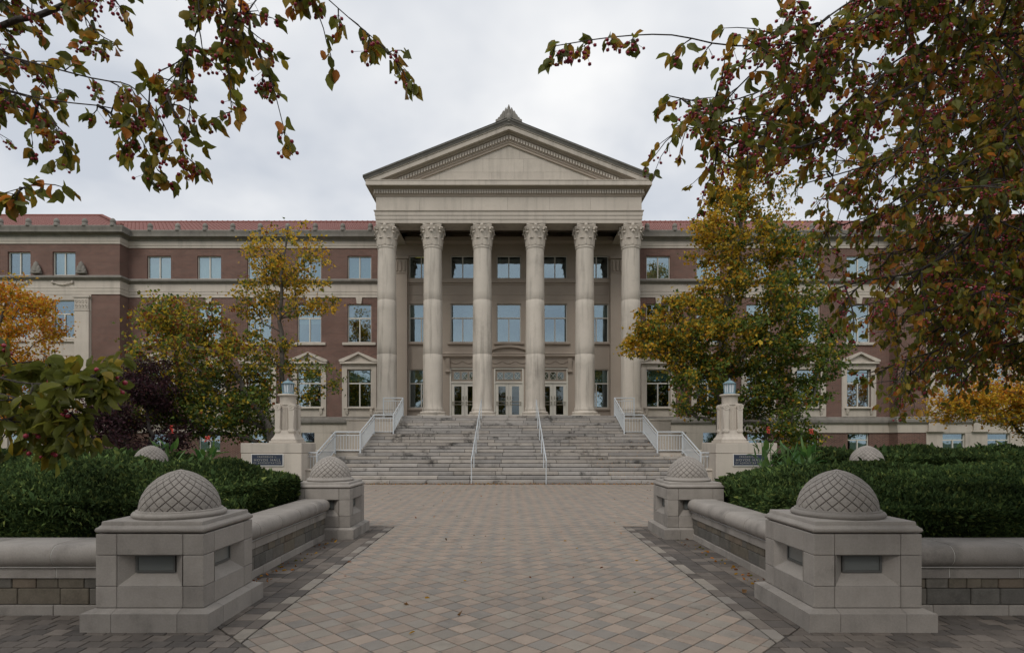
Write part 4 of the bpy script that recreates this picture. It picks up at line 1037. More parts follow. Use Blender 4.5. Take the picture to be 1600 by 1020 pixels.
def tree(name, label, Y, trunk, es, ncl, nleaf, size, colf, clr, tr, seed, bark='bark', sparse_tip=1., group=None, flat=.6, cat='tree'):
    g = np.random.default_rng(seed); tp = [at(*q, Y) if len(q) == 2 else at(*q) for q in trunk]; tp[0] = Vector((tp[0].x, tp[0].y, .3))
    t = thing(name, label, cat, tp[0], group)
    nodes = []; par = []
    for i, p in enumerate(tp):
        if i == 0: nodes.append(np.array(p)); par.append(-1); continue
        a = np.array(tp[i - 1])
        for k in range(1, 5): nodes.append(a + (np.array(p) - a) * k / 4 + g.normal(size=3) * .03); par.append(len(nodes) - 2)
    ntr = len(nodes); cl = ell(g, ncl, es, Y); trk = np.array(nodes)
    dist = np.min(np.linalg.norm(cl[:, None] - trk[None], axis=2), axis=1); tips = []
    for ci in np.argsort(dist):
        c = cl[ci]; P = np.array(nodes); dd = np.linalg.norm(P - c, axis=1) + np.maximum(0, P[:, 2] - c[2] + .2) * 2.2
        dd[:2] += 3; j = int(np.argmin(dd)); a = P[j]; ln = np.linalg.norm(c - a); m = (a + c) / 2 + np.array([0, 0, .10 * ln]) + g.normal(size=3) * .08 * ln; pr_ = j
        for k in range(1, 5):
            s = k / 4; p = (1 - s) ** 2 * a + 2 * s * (1 - s) * m + s * s * c; nodes.append(p); par.append(pr_); pr_ = len(nodes) - 1
        tips.append(pr_)
    cnt = np.zeros(len(nodes))
    for q in tips:
        while q >= 0: cnt[q] += 1; q = par[q]
    cnt = np.maximum(cnt, 1); rr = np.maximum(tr * (cnt / cnt[0]) ** .5, .011)
    for i in range(ntr): rr[i] = max(rr[i], tr * (1 - .75 * i / ntr))
    bt = bb = MB()
    for i in range(1, len(nodes)): (bt if i < ntr else bb).tube([nodes[par[i]], nodes[i]], [min(rr[par[i]], rr[i] * 1.5), rr[i]], 9 if i < ntr else 5)
    bt.build('trunk', M[bark], t, 60)
    cen = []; base = []
    for q in tips:
        n = int(nleaf * g.uniform(.5, 1.5)); ax = nodes[q] - nodes[par[par[q]]]
        s = g.uniform(-1.2, .5, (n, 1)); pts = nodes[q] + ax * s + g.normal(size=(n, 3)) * np.array([clr, clr, clr * flat]) * g.uniform(.6, 1.2); cen.append(pts); base.append(np.full(n, g.normal()))
    cen = np.concatenate(cen); base = np.concatenate(base); cen[:, 2] = np.maximum(cen[:, 2], .45)
    px = CX + cen[:, 0] * F / cen[:, 1]; py = HY - (cen[:, 2] - EYE) * F / cen[:, 1]
    o = leaf_obj('crown', cen, size * g.uniform(.7, 1.25, len(cen)), colf(g, cen, px, py, base), t, 'leaf', seed=seed); o['kind'] = 'stuff'
    return t
def pal(g, n, cols, wts):
    wts = np.asarray(wts, float); wts = wts / wts.sum(axis=-1, keepdims=True); cols = np.array(cols)
    if wts.ndim == 1: k = g.choice(len(cols), n, p=wts)
    else: k = (wts.cumsum(axis=1) < g.random((n, 1))).sum(axis=1)
    return cols[np.minimum(k, len(cols) - 1)] * g.uniform(.8, 1.5, (n, 1))
GR, DG, OL, YE, GO, OR, RU = (.115, .165, .028), (.055, .090, .020), (.17, .16, .025), (.46, .32, .03), (.48, .26, .02), (.55, .20, .025), (.22, .075, .025)
def col_maple(top, bot, left=0):
    def f(g, cen, px, py, base):
        z = np.clip((cen[:, 2] - bot) / (top - bot) + .22 * base + left * (CX + 340 - px) / 300, 0, 1)
        w = np.stack([.55 * (1 - z), .45 * (1 - z) + .04, .30 + 0 * z, .05 + .75 * z ** 1.2, .03 + .55 * z ** 1.5, .03 + .03 * z], 1); return pal(g, len(cen), [GR, DG, OL, YE, GO, RU], w)
    return f
def col_fixed(cols, w):
    return lambda g, cen, px, py, base: pal(g, len(cen), cols, w)
tA = tree('maple_tree', 'slender open maple with yellow top behind a lamp pedestal', 29, [(441, 700), (441, 600), (440, 520), (438, 450), (445, 390), (450, 355)],
     [(448, 395, 66, 52), (400, 455, 40, 45), (478, 465, 45, 40), (500, 585, 36, 30), (455, 600, 40, 35), (415, 545, 40, 40), (510, 480, 26, 20)], 200, 32, .16, col_maple(11.0, 2.5), .24, .13, 1)
tB = tree('leaning_tree', 'broad low tree with leaning trunk and dull olive and yellow leaves', 27, [(432, 705), (420, 665), (392, 628), (372, 590), (345, 555)],
     [(300, 560, 88, 75), (250, 615, 62, 48), (370, 590, 50, 65), (320, 650, 85, 32), (290, 500, 70, 40), (385, 650, 38, 40)], 330, 54, .165, lambda g, cen, px, py, base: pal(g, len(cen), [GR, DG, OL, YE, RU], np.stack([.3 + 0 * px, np.clip((py - 520) / 200, .1, .6), .35 + 0 * px, np.clip((640 - py) / 200, .04, .45) + .1 * np.maximum(base, 0), np.clip((620 - py) / 400, .02, .3)], 1)), .32, .20, 2)
tC = tree('purple_leaf_tree', 'small dark purple leaved tree against the brick wall', 24.5, [(232, 720), (236, 680), (228, 640), (215, 610)],
     [(195, 630, 62, 55), (160, 672, 42, 34), (240, 600, 36, 38), (215, 680, 85, 26), (235, 570, 26, 18)], 110, 95, .12, col_fixed([(.055, .022, .030), (.035, .018, .022), (.08, .03, .03), (.05, .04, .02)], [.4, .35, .15, .1]), .28, .09, 3, 'barkdk')
tD = tree('orange_tree', 'bright orange and gold autumn tree in front of the stone pavilion bays, tall and rounded', 30, [(-10, 700), (-8, 600), (-5, 520), (10, 470)],
     [(-5, 515, 80, 75), (-20, 620, 95, 55), (35, 460, 38, 32), (60, 510, 32, 40), (40, 590, 60, 40), (50, 650, 55, 32)], 170, 95, .15, lambda g, cen, px, py, base: pal(g, len(cen), [OR, GO, YE, OL, RU], np.stack([.25 + .25 * np.maximum(base, 0), .5 + 0 * px, .3 + 0 * px, np.clip((py - 560) / 300, .03, .4), .08 + 0 * px], 1)), .34, .16, 4)
tE = tree('big_maple_tree', 'large maple turning gold at the top, green below, spreading behind a lamp pedestal', 29, [(1128, 705), (1127, 620), (1126, 560), (1135, 480), (1150, 400), (1160, 330), (1162, 280)],
     [(1165, 290, 62, 55), (1150, 365, 84, 48), (1062, 500, 72, 42), (1180, 465, 105, 62), (1245, 560, 72, 72), (1100, 600, 70, 58), (1205, 640, 85, 45), (1015, 535, 40, 34), (1130, 540, 90, 50), (1230, 400, 40, 50), (1240, 690, 50, 20)], 760, 56, .175, col_maple(15.0, 3.0, .8), .25, .27, 5)
tF = tree('low_orange_tree', 'low spreading orange and yellow tree over the dark clipped hedge', 30, [(1625, 705), (1622, 650), (1615, 610), (1600, 560)],
     [(1560, 632, 95, 34), (1630, 590, 90, 60), (1495, 640, 50, 22), (1520, 610, 50, 25), (1640, 640, 80, 40)], 170, 95, .14, lambda g, cen, px, py, base: pal(g, len(cen), [OR, GO, YE, OL, RU], np.stack([np.clip((640 - py) / 120, .05, .6), .5 + 0 * px, .35 + 0 * px, np.clip((py - 620) / 100, .05, .5), .06 + 0 * px], 1)), .32, .15, 6)
# trees across the lawn behind the viewer; the windows mirror them
for i, (src, x, y, k) in enumerate(((tE, -17, -24, 1.0), (tB, -6, -31, 1.6), (tE, 8, -28, 1.0), (tA, 19, -23, 1.2), (tD, 30, -26, 1.3), (tE, -32, -28, 1.1), (tB, -24, -33, 1.7), (tB, 18, -34, 1.8), (tE, 42, -30, 1.1), (tD, -44, -26, 1.3), (tB, 1, -36, 1.8))):
    c = copy_tree(src); c.location = (x, y, 0); c.scale = (k, k, k); c.rotation_euler = (0, 0, 1.3 * i); tag(c, 'broad autumn tree across the lawn, facing the hall and mirrored in its windows', None, 'trees across the lawn')
# ---- clipped yew hedges
def hedge(name, label, poly, ztop, z0, dens, seed, size=.08, core=True, bright=1.):
    g = np.random.default_rng(seed); xs = [p[0] for p in poly]; ys = [p[1] for p in poly]
    cx, cy = sum(xs) / len(xs), sum(ys) / len(ys); t = thing(name, label, 'hedge', (cx, cy, z0))
    P = np.array(poly); nP = len(P)
    def bumps(x, y): return .07 * np.sin(x * 1.9 + 1.3 * np.sin(y * 1.1)) + .06 * np.sin(y * 2.3 + x * .7) + .035 * np.sin(x * 5.1 + y * 4.3)
    def inside_d(x, y):
        d = np.full(x.shape, 9e9)
        for i in range(nP):
            a, b_ = P[i], P[(i + 1) % nP]; e = (b_ - a) / np.linalg.norm(b_ - a); nrm = np.array([-e[1], e[0]]); d = np.minimum(d, (x - a[0]) * nrm[0] + (y - a[1]) * nrm[1])
        return d
    n = dens * 3; x = g.uniform(min(xs), max(xs), n); y = g.uniform(min(ys), max(ys), n); d = inside_d(x, y); ok = d > 0; x, y, d = x[ok], y[ok], d[ok]
    edge = np.clip(d / 1.1, 0, 1) ** .5; top = z0 + (ztop - z0) * (.70 + .30 * edge) + bumps(x, y) * 1.1
    cT = np.stack([x, y, top - g.exponential(.05, len(x))], 1)[:dens]
    dT = np.stack([g.normal(size=len(cT)) * .6, g.normal(size=len(cT)) * .6, np.full(len(cT), 1.0)], 1)
    cs, ds = [cT], [dT]
    for i in range(nP):                                        # side faces
        a, b_ = P[i], P[(i + 1) % nP]; L_ = np.linalg.norm(b_ - a); e = (b_ - a) / L_; out = np.array([e[1], -e[0]])
        m = int(dens * .55 * L_ * (ztop - z0) / 6); s = g.random(m); z = z0 + (ztop - z0) * .80 * g.random(m) ** .85
        q = a + s[:, None] * (b_ - a); bul = .09 * np.sin(z * 4 + q[:, 0] * 2 + q[:, 1] * 1.7) + .06 * np.sin(q[:, 0] * 5 + q[:, 1] * 4.1 + z * 2) - g.exponential(.05, m) - .05
        cs.append(np.stack([q[:, 0] + out[0] * bul, q[:, 1] + out[1] * bul, z], 1)); ds.append(np.stack([out[0] + g.normal(size=m) * .5, out[1] + g.normal(size=m) * .5, .45 + g.normal(size=m) * .5], 1))
    cen = np.concatenate(cs); dirs = np.concatenate(ds); n = len(cen)
    col = pal(g, n, [(.048, .078, .026), (.030, .052, .018), (.075, .11, .032), (.12, .145, .04)], [.42, .28, .22, .08]) * bright
    col *= (1 + .28 * np.sin(cen[:, 0] * 1.7 + 2 * np.sin(cen[:, 1] * .9)) + .16 * np.sin(cen[:, 0] * 4.3 + cen[:, 1] * 3.7))[:, None]
    dist = np.clip(cen[:, 1] / 9, .85, 2.2); stray = g.random(n) < .012; stray[len(cT):] &= g.random(n - len(cT)) < .4; dist = np.where(stray, dist * 1.7, dist); col[stray] *= 1.3
    leaf_obj('foliage', cen, size * dist * g.uniform(.7, 1.4, n), col, t, 'yew', 'sprig', -.1, seed, 'stuff', .26, dirs)
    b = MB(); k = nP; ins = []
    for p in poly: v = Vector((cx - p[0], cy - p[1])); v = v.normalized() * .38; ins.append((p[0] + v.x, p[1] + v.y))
    b.prism(ins, z0 - .02, z0 + (ztop - z0) * .58, 'z'); b.build('solid_core', M['yewcore'], t)  # near-black solid block added to stop the view through the foliage
    return t
hedge('clipped_hedge', 'dense green yew hedge in the bed below the leaning tree', [(-12.8, 6.85), (-4.2, 6.85), (-4.2, 11.0), (-4.9, 12.5), (-9.2, 14.6), (-12.8, 14.6)], 1.36, .25, 150000, 31)
hedge('clipped_hedge', 'flat topped green yew hedge in the bed below the dense crabapple', [(4.15, 6.85), (12.8, 6.85), (12.8, 13.2), (8.8, 13.2), (4.7, 12.3), (4.15, 11.0)], 1.27, .25, 150000, 32, bright=1.1)
hedge('far_hedge', 'long dark clipped hedge below the low orange tree', [(10.2, 19), (24, 19), (24, 22), (10.2, 22)], 1.42, .3, 42000, 33, .09, bright=.8)
hedge('far_hedge', 'dark clipped hedge below the bright orange tree and stone pavilion', [(-24, 18), (-10.8, 18), (-10.8, 20.5), (-24, 20.5)], 1.34, .3, 36000, 34, .09, bright=.8)

# ---- red cannas
def canna(px, Y, h, seed, lab, bloom=True):
    g = random.Random(seed); p = at(px, 700, Y); t = thing('canna_plant', lab, 'flower', (p.x, p.y, .3))
    for k in range(26):
        a = g.uniform(0, 2 * math.pi); r0 = g.uniform(0, .34); ln = g.uniform(.35, .6); wd = g.uniform(.05, .085); z0 = .3 + h * g.uniform(.25, .72); tilt = g.uniform(.15, .95)
        b = MB(); n = 6; vs = []
        for i in range(n + 1):
            u = i / n; rr = r0 + ln * u * math.sin(tilt) ; z = z0 + ln * u * math.cos(tilt) - .22 * u * u * tilt; w = wd * math.sin(math.pi * (.06 + .94 * u) ** .8) + .004
            for q, dz in ((-1, .03), (0, 0), (1, .03)): vs.append((p.x + math.cos(a) * rr - math.sin(a) * q * w, p.y + math.sin(a) * rr + math.cos(a) * q * w, z + dz))
        b.add(vs, [(i * 3 + q, i * 3 + q + 1, i * 3 + q + 4, i * 3 + q + 3) for i in range(n) for q in (0, 1)])
        me = b.mesh('leaf', M['canna'], 60); ca = me.color_attributes.new('Col', 'FLOAT_COLOR', 'POINT'); c = g.choice(((.05, .13, .03), (.07, .16, .035), (.10, .19, .04))); ca.data.foreach_set('color', [*c, 1] * len(me.vertices)); put('leaf', me, t)
    b = MB()
    for k in range(5): a = g.uniform(0, 6.28); r = g.uniform(.02, .2); b.tube([(p.x + r * math.cos(a), p.y + r * math.sin(a), .28), (p.x + r * 1.2 * math.cos(a), p.y + r * 1.2 * math.sin(a), .3 + h * .8)], .014, 5)
    b.build('stem', M['leafstem'], t)
    if bloom:
        for k in range(2):
            cx, cy, cz = p.x + g.uniform(-.22, .22), p.y - .1, .3 + h * g.uniform(.93, 1.05); b = MB()
            for i in range(16):
                a, e = g.uniform(0, 6.28), g.uniform(-.3, 1.2); d = Vector((math.cos(a) * math.cos(e), math.sin(a) * math.cos(e), math.sin(e))); u = d.orthogonal().normalized(); c0 = Vector((cx, cy, cz + g.uniform(-.06, .08))); s = g.uniform(.04, .08)
                b.add([c0, c0 + d * s * .6 + u * s * .4, c0 + d * s, c0 + d * s * .6 - u * s * .4], [(0, 1, 2, 3)])
            b.build('blossom', M['redflower'], t)
M['leafstem'] = plain('green_stem', (.06, .11, .03), .6); M['redflower'] = plain('red_petals', (.48, .05, .035), .6)
canna(262, 18.2, 1.9, 1, 'red flowering canna right behind the domed pier in the hedge'); canna(322, 18.6, 1.7, 2, 'leafy canna with pale red bloom between the hedge and the plaque')
canna(1198, 18.0, 1.9, 3, 'canna with several red blooms next to the lamp pedestal plinth'); canna(1232, 18.6, 1.7, 4, 'broad leaved green canna without blooms amid red ones', False); canna(1262, 18.2, 1.8, 5, 'red canna on the lawn side of the bloomless one')

# ---- crabapples close to the viewer: limbs, drooping shoots, leaves and fruit
def crabapple(label, fork, foot, limbs, seed, extra, dens=1.):
    g = random.Random(seed); t = thing('crabapple_tree', label, 'tree', foot)
    br = MB(); leaves, ldir, lcol, fruit = [], [], [], []; fork = Vector(fork)
    br.tube([Vector(foot), Vector(foot).lerp(fork, .5) + Vector((.06, .03, 0)), fork], [.17, .135, .12], 10)
    def rv(s): return Vector((g.gauss(0, s), g.gauss(0, s), g.gauss(0, s)))
    def leafat(p, d, sparse=False):
        leaves.append(p); ldir.append(d); q = g.random() * (.66 if seed == 72 and p.z < 2.7 else .98)
        lcol.append((.18, .185, .03) if q < .36 else (.125, .14, .028) if q < .54 else (.32, .24, .03) if q < .78 else (.38, .21, .03) if q < .90 else (.48, .17, .03))
    def twig(p, d, ln, r, lv, fr):
        n = max(3, int(ln / .07)); pts = [p]; cur = p
        for i in range(n):
            d = (d + rv(.16) + Vector((0, 0, -.10))).normalized(); cur = cur + d * (ln / n); pts.append(cur)
        br.tube(pts, [r * (1 - .75 * i / n) + .0012 for i in range(n + 1)], 4)
        for i in range(1, n + 1):
            for k in range(lv):
                if g.random() < .75: leafat(pts[i] + rv(.012), (d * .5 + rv(.6) + Vector((0, 0, -.5))).normalized())
            if g.random() < fr:
                st = pts[i]
                for k in range(g.randint(2, 5)): q = st + Vector((g.gauss(0, .022), g.gauss(0, .022), -g.uniform(.015, .05))); fruit.append(q); br.tube([st, q], .0009, 3)
        for k in range(3): leafat(pts[-1] + rv(.01), (d + rv(.45)).normalized())
        return pts
    def shoot(p, d, ln, r, fr):
        n = max(4, int(ln / .09)); cur = p; pts = [p]
        for i in range(n):
            d = (d + rv(.12) + Vector((0, 0, -.07))).normalized(); cur = cur + d * (ln / n); pts.append(cur)
            for q in range(2 if dens > 1 else 1):
                if g.random() < .8: twig(cur, (d + rv(.7)).normalized(), min(g.uniform(.10, .26), ln * 1.1), .0024, 2 if p.z < 2.7 and dens == 1 else 1, fr * .85)
            leafat(cur, (d + rv(.7)).normalized())
        br.tube(pts, [r * (1 - .7 * i / n) + .0018 for i in range(n + 1)], 5)
    for (pp, r0, r1, ds, ln0, fr) in limbs:
        ctl = [fork] + [at(*q) for q in pp]; pts = []
        for i in range(len(ctl) - 1):                                # smooth through the control points
            p0, p1, p2, p3 = ctl[max(i - 1, 0)], ctl[i], ctl[i + 1], ctl[min(i + 2, len(ctl) - 1)]; m = max(3, int((p2 - p1).length / .10))
            for k in range(m):
                u = k / m; pts.append(.5 * ((2 * p1) + (p2 - p0) * u + (2 * p0 - 5 * p1 + 4 * p2 - p3) * u * u + (3 * p1 - p0 - 3 * p2 + p3) * u ** 3))
        pts.append(ctl[-1]); n = len(pts); nf = int(n * .12)
        br.tube(pts, [r0 + (r1 - r0) * (i / n) ** .3 for i in range(n)], 7)
        for i in range(nf, n):
            u = i / n; d = (pts[min(i + 1, n - 1)] - pts[i - 1]).normalized()
            for q in range(2 if dens > 1 else 1):
              if g.random() < ds * dens * (1.25 - u): shoot(pts[i], (d * .7 + rv(.6) + Vector((0, 0, -.25))).normalized(), ln0 * g.uniform(.5, 1.2) * (1.1 - .55 * u), .006, fr)
            if u > .5 and g.random() < .75:
                twig(pts[i], (d * .6 + rv(.6) + Vector((0, 0, -.3))).normalized(), g.uniform(.05, .14), .002, 2, fr * .8)
        for k in range(4): leafat(pts[-1] + rv(.015), (d + rv(.4)).normalized())
    for (d, ln) in extra:                                             # the part of the crown above and behind the viewer
        d = Vector(d).normalized(); pts = [fork + d * ln * k / 12 + Vector((0, 0, .5 * math.sin(k / 12 * 2.2))) + rv(.03) for k in range(13)]
        br.tube(pts, [.055 - .0035 * k for k in range(13)], 6)
        for k in range(3, 13):
            for q in range(2): shoot(pts[k], (d * .5 + rv(.8)).normalized(), g.uniform(.5, .9), .007, .25)
    gu = np.random.default_rng(seed + 5); m = 0
    while m < (420 if seed == 71 else 800):                                                     # unseen foliage added to shade the foreground, left out where it would show
        v = gu.normal(size=3); v /= np.linalg.norm(v); v *= gu.uniform(.35, 1) ** .4
        c = Vector((fork.x * .86 + v[0] * 4.3, fork.y - .6 + v[1] * 4.2, 4.9 + v[2] * 2.0)); m += 1
        if c.y > .2 and HY - (c.z - EYE) * F / c.y > -60 - .7 * F / c.y and -300 - .7 * F / c.y < CX + c.x * F / c.y < 1900 + .7 * F / c.y: continue
        if c.z < 3.0: continue
        for k in range(26): leafat(c + Vector(gu.normal(size=3) * .22), Vector(gu.normal(size=3)))
    br.build('limbs', M['barkdk'], t, 60)
    L3 = np.array([tuple(p) for p in leaves]); D3 = np.array([tuple(p) for p in ldir]); C3 = np.array(lcol); n = len(L3); gg = np.random.default_rng(seed); sz = gg.uniform(.042, .072, n); C3 = C3 * gg.uniform(.65, 1.3, (n, 1))
    keep = L3[:, 1] > .5; px = np.where(keep, CX + L3[:, 0] * F / np.maximum(L3[:, 1], .5), -999); py = np.where(keep, HY - (L3[:, 2] - EYE) * F / np.maximum(L3[:, 1], .5), -999)
    big = np.where((px > 0) & (px < 1600) & (py > 0) & (py < 1020), sz / np.maximum(L3[:, 1], .5), 0); top = np.argsort(-big)[:300]; isbig = np.zeros(n, bool); isbig[top] = True
    leaf_obj('foliage', L3[~isbig], sz[~isbig], C3[~isbig], t, 'cleaf', 'ovate', .4, seed, 'stuff', .74, D3[~isbig])
    protos = []
    for k in range(12):                                                # single leaves: twelve colours and bends, shared
        i = top[k * 20]; o = leaf_obj('leaf', [(0, 0, 0)], [1.], [C3[i]], t, 'cleaf', 'ovate', 0, seed + k, None, .74, [(1, 0, 0)]); protos.append(o.data); WLOC.pop(o.name, None); bpy.data.objects.remove(o)
    for i in top:
        o = put('leaf', protos[int(gg.integers(12))], t, L3[i]); s = float(sz[i]); o.scale = (s, s, s)
        dv = Vector(D3[i]) + Vector(gg.normal(size=3) * .3); o.rotation_mode = 'QUATERNION'; o.rotation_quaternion = dv.to_track_quat('X', 'Z') @ Matrix.Rotation(gg.normal() * .8, 3, 'X').to_quaternion()
    bm_ = MB(); ico = [(0, 0, -1), (.894, 0, -.447), (.276, .851, -.447), (-.724, .526, -.447), (-.724, -.526, -.447), (.276, -.851, -.447), (.724, .526, .447), (-.276, .851, .447), (-.894, 0, .447), (-.276, -.851, .447), (.724, -.526, .447), (0, 0, 1)]
    fc = [(0, 2, 1), (0, 3, 2), (0, 4, 3), (0, 5, 4), (0, 1, 5), (1, 2, 6), (2, 3, 7), (3, 4, 8), (4, 5, 9), (5, 1, 10), (6, 2, 7), (7, 3, 8), (8, 4, 9), (9, 5, 10), (10, 1, 6), (6, 7, 11), (7, 8, 11), (8, 9, 11), (9, 10, 11), (10, 6, 11)]
    for p in fruit: r = g.uniform(.0068, .0094); bm_.add([(p.x + x * r, p.y + y * r, p.z + z * r) for x, y, z in ico], fc)
    o = bm_.build('fruit', M['berry'], t, 80); o['kind'] = 'stuff'
crabapple('crabapple with dense drooping crown of olive leaves and dark red fruit', (5.4, 4.3, 2.3), (5.6, 4.4, 0), [
    ([(1800, 150, 4.2), (1600, 55, 3.8), (1480, 105, 3.4), (1370, 165, 3.1), (1250, 230, 2.9), (1120, 215, 2.8)], .05, .004, .55, .45, .6),
    ([(1700, -100, 3.4), (1420, -40, 2.95), (1260, 50, 2.8), (1180, 110, 2.75), (1110, 185, 2.7)], .03, .003, .55, .35, .65),
    ([(1700, -60, 3.6), (1400, 20, 3.1), (1270, 130, 3.0), (1180, 190, 2.95), (1080, 200, 2.9)], .03, .003, .5, .35, .65),
    ([(1750, 0, 3.9), (1500, -60, 3.2), (1380, 10, 2.9), (1290, 60, 2.7), (1150, 72, 2.6), (1050, 55, 2.55), (960, 58, 2.5), (868, 72, 2.45)], .04, .0018, .09, .2, .7),
    ([(1800, 200, 4.4), (1592, 250, 4.2), (1530, 350, 4.1), (1440, 420, 4.0), (1340, 440, 3.9), (1300, 455, 3.8)], .05, .005, .75, .5, .36),
    ([(1800, 300, 4.8), (1650, 400, 4.6), (1560, 480, 4.5), (1480, 540, 4.4), (1420, 560, 4.3)], .045, .005, .8, .7, .28),
    ([(1850, 250, 5.5), (1650, 200, 5.2), (1500, 280, 5.0), (1380, 330, 4.9), (1290, 360, 4.8)], .045, .005, .8, .5, .36),
    ([(1800, -100, 4.6), (1600, -150, 4.0), (1420, -60, 3.6), (1300, 40, 3.4), (1230, 120, 3.3), (1130, 160, 3.2), (1045, 150, 3.1)], .05, .003, .42, .42, .6),
    ([(1900, 400, 5.6), (1750, 470, 5.4), (1640, 520, 5.2), (1540, 550, 5.1)], .04, .005, .85, .7, .25),
    ([(1800, 60, 4.8), (1600, 130, 4.6), (1480, 210, 4.4), (1350, 260, 4.3), (1245, 290, 4.2)], .045, .004, .7, .5, .4),
    ([(1850, 330, 5.2), (1650, 320, 5.0), (1500, 400, 4.9), (1400, 480, 4.8), (1370, 500, 4.7)], .045, .004, .8, .5, .33),
    ([(1750, -60, 3.9), (1560, -40, 3.6), (1450, 60, 3.4), (1380, 110, 3.3), (1300, 180, 3.2)], .04, .004, .8, .6, .4),
    ([(1900, 250, 4.6), (1700, 300, 4.4), (1600, 380, 4.3), (1540, 440, 4.2), (1480, 470, 4.1)], .04, .004, .85, .7, .3),
    ([(1850, 120, 5.4), (1680, 180, 5.2), (1560, 300, 5.1), (1450, 380, 5.0), (1350, 400, 4.9)], .04, .004, .85, .55, .36),
    ([(1950, 380, 5.0), (1760, 430, 4.8), (1640, 480, 4.7), (1560, 530, 4.6), (1500, 570, 4.5)], .04, .004, .85, .65, .25),
    ([(1850, 0, 5.0), (1700, 40, 4.9), (1580, 120, 4.8), (1450, 200, 4.7), (1340, 280, 4.6)], .04, .004, .85, .75, .3),
    ([(1900, 100, 6.2), (1720, 150, 6.0), (1600, 220, 5.9), (1500, 300, 5.8), (1420, 380, 5.7)], .04, .004, .95, .8, .4),
    ([(1900, 200, 6.4), (1740, 300, 6.2), (1620, 390, 6.1), (1520, 470, 6.0), (1450, 520, 5.9)], .04, .004, .95, .8, .4),
    ([(1900, -50, 6.0), (1720, 0, 5.8), (1600, 70, 5.7), (1500, 150, 5.6), (1410, 230, 5.5)], .04, .004, .95, .8, .4),
    ([(1950, 300, 6.0), (1780, 360, 5.8), (1680, 440, 5.7), (1600, 510, 5.6), (1540, 560, 5.5)], .04, .004, .95, .7, .4),
    ([(1850, -80, 5.2), (1700, -60, 5.0), (1560, 10, 4.9), (1450, 80, 4.8), (1360, 150, 4.7)], .04, .004, .9, .7, .45),
    ([(1950, 250, 5.4), (1750, 330, 5.2), (1620, 420, 5.1), (1520, 480, 5.0), (1430, 535, 4.9)], .04, .004, .95, .7, .4),
    ([(1950, 150, 6.6), (1760, 250, 6.4), (1640, 330, 6.3), (1540, 400, 6.2), (1460, 450, 6.1)], .04, .004, .95, .8, .4),
    ([(1950, 420, 6.4), (1800, 450, 6.2), (1700, 490, 6.1), (1620, 530, 6.0), (1560, 555, 5.9)], .04, .004, .95, .7, .4),
    ([(1900, 50, 5.6), (1700, 110, 5.4), (1580, 180, 5.3), (1480, 250, 5.2), (1400, 300, 5.1)], .04, .004, .95, .7, .45),
    ([(1800, 100, 4.0), (1620, 160, 3.8), (1540, 230, 3.7), (1460, 290, 3.6), (1400, 330, 3.5)], .04, .004, .8, .65, .35)],
    71, [((.3, -1, .9), 2.6), ((-.5, -.8, .8), 2.4), ((1, -.3, .7), 2.6), ((1, .5, .7), 2.8), ((.2, .2, 1.2), 2.6), ((-.7, -.2, 1.1), 2.6), ((.7, -1, .5), 2.4)], 1.25)
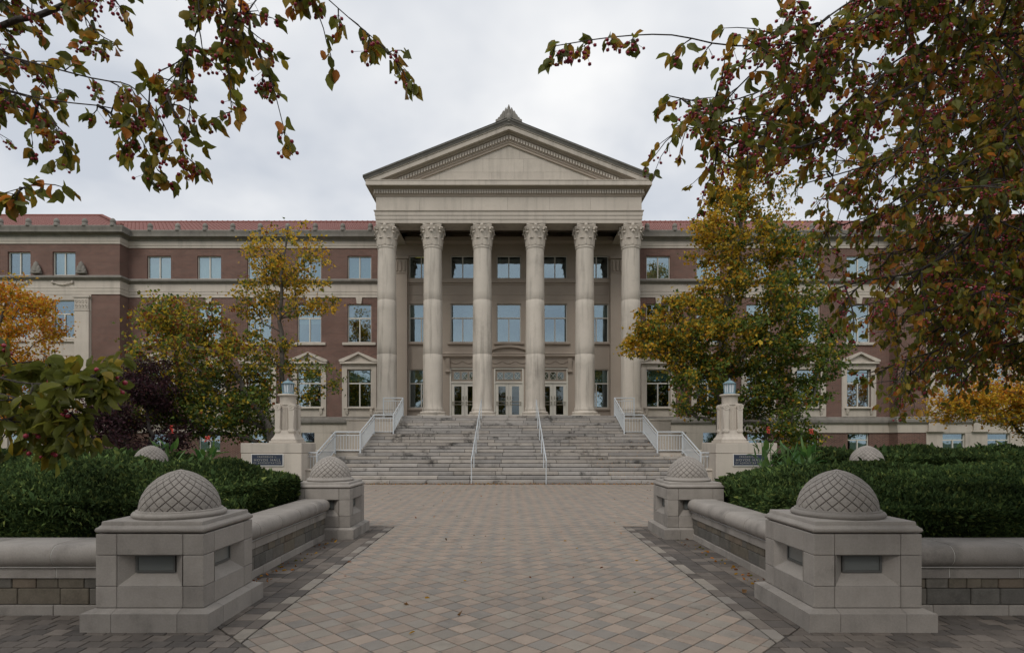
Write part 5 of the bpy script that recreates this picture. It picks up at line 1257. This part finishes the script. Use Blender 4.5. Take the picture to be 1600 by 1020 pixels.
crabapple('crabapple with sparse arching sprays of leaves and one low leafy bough', (-5.0, 3.3, 2.3), (-5.2, 3.3, 0), [
    ([(-150, 130, 3.2), (0, 42, 2.9), (60, 25, 2.8), (130, -5, 2.75), (210, -40, 2.7)], .045, .012, .5, .4, .45),
    ([(-100, 140, 3.0), (-40, 130, 2.8), (73, 156, 2.65), (183, 171, 2.6), (213, 205, 2.58), (246, 265, 2.55)], .02, .0016, .28, .22, .5),
    ([(-120, 60, 3.0), (-20, 80, 2.8), (142, 122, 2.62), (203, 134, 2.6), (246, 178, 2.57), (270, 223, 2.55), (297, 250, 2.53)], .02, .0016, .22, .22, .5),
    ([(-120, 110, 3.0), (0, 140, 2.75), (60, 160, 2.7), (90, 205, 2.68), (105, 245, 2.66)], .02, .002, .45, .26, .5),
    ([(-140, 40, 3.0), (-20, 70, 2.9), (40, 100, 2.85), (75, 140, 2.8)], .02, .003, .75, .38, .5),
    ([(-100, -40, 3.0), (60, -50, 2.8), (120, 10, 2.7), (150, 50, 2.66), (185, 70, 2.6)], .02, .002, .45, .3, .35),
    ([(60, -200, 2.9), (230, -110, 2.65), (300, -30, 2.55), (310, 40, 2.5), (285, 95, 2.5), (262, 150, 2.48)], .02, .002, .55, .26, .55),
    ([(120, -220, 2.8), (300, -110, 2.6), (370, -20, 2.52), (395, 60, 2.5), (422, 120, 2.48), (442, 195, 2.46)], .02, .0018, .45, .26, .5),
    ([(200, -240, 2.8), (400, -90, 2.5), (490, -20, 2.45), (545, 28, 2.42), (592, 68, 2.4), (628, 108, 2.38)], .018, .0016, .12, .11, .35),
    ([(120, -200, 2.8), (300, -80, 2.6), (345, 0, 2.5), (355, 90, 2.48), (362, 175, 2.47)], .016, .002, .45, .24, .5),
    ([(220, -200, 2.7), (400, -70, 2.5), (470, -20, 2.46), (500, 30, 2.44), (510, 65, 2.43)], .016, .002, .45, .2, .25),
    ([(100, -200, 2.8), (290, -100, 2.6), (330, -30, 2.55), (350, 20, 2.52), (385, 70, 2.5)], .016, .002, .7, .26, .55),
    ([(-250, 250, 2.9), (-100, 315, 2.6), (-20, 308, 2.5), (52, 288, 2.45)], .012, .0015, .15, .14, .05),
    ([(-420, 480, 2.4), (-120, 540, 2.05), (0, 590, 1.95), (70, 600, 1.9), (120, 595, 1.88), (150, 585, 1.85)], .018, .002, .9, .085, .14),
    ([(-420, 520, 2.3), (-120, 590, 2.0), (0, 615, 1.92), (60, 632, 1.9), (110, 645, 1.88), (125, 660, 1.88)], .016, .002, .9, .085, .14),
    ([(-420, 440, 2.5), (-150, 520, 2.2), (-30, 570, 2.1), (50, 565, 2.05), (110, 580, 2.0), (165, 575, 2.0)], .016, .002, .9, .08, .14),
    ([(-420, 500, 2.4), (-150, 600, 2.15), (-20, 650, 2.05), (40, 660, 2.0), (80, 668, 2.0)], .016, .002, .9, .08, .12)],
    72, [((-.3, -1, .9), 2.6), ((.6, -.9, 1.0), 2.6), ((-1, .2, .8), 2.6), ((-.8, 1, .6), 2.6), ((.5, -.2, 1.3), 2.4)], 1.0)

# ---- leaves blown against the stair foot and over the paving
g = np.random.default_rng(8); n = 1500
cx = np.concatenate([g.uniform(-8.4, 8.4, n), g.uniform(3.5, 8.4, 420), g.uniform(-2.5, 2.5, 30), g.uniform(-8, 8, 90), g.uniform(-3.5, -3.2, 60), g.uniform(3.2, 3.5, 60)])
ks = g.integers(1, 14, 420)
cy = np.concatenate([DF - .02 - g.exponential(.10, n), YK(ks) + .12 + g.uniform(0, .3, 420), g.uniform(5.3, 12, 30), g.uniform(13, 24, 90), g.uniform(7, 11, 120)])
cz = np.concatenate([np.full(n, .012) + g.exponential(.008, n), ks * RI + .012, np.full(30, .010), np.full(90, .010), np.full(120, .012)])
m = len(cx); dirs = np.stack([g.normal(size=m), g.normal(size=m), g.normal(size=m) * .12], 1)
o = leaf_obj('fallen_leaves', np.stack([cx, cy, cz], 1), g.uniform(.03, .075, m), pal(g, m, [GO, OR, RU, (.16, .09, .04), OL], [.25, .2, .25, .2, .1]) * .8, None, 'leaf', 'ovate', 0, 9, None, .6, dirs)
tag(o, 'dry brown and yellow leaves blown along the foot of the steps', 'leaves', None, 'stuff')
for px, py in ((630, 945), (714, 962), (518, 845), (1160, 928)):
    y = EYE * F / (py - HY); p = at(px, py, y); l = leaf_obj('fallen_leaf', [(p.x, p.y, .016)], [.085], [(.22, .12, .05)], None, 'leaf', 'maple', -.1, px, None, .6, [(1, .4, .25)])
    tag(l, {630: 'curled tan leaf lying alone mid walk on a grey paver', 714: 'dark brown fallen leaf on a paver close to the curled tan one', 518: 'dry leaf at the foot of a stair-end pier', 1160: 'fallen leaf on the dark border pavers beside the side wall'}[px], 'leaf')
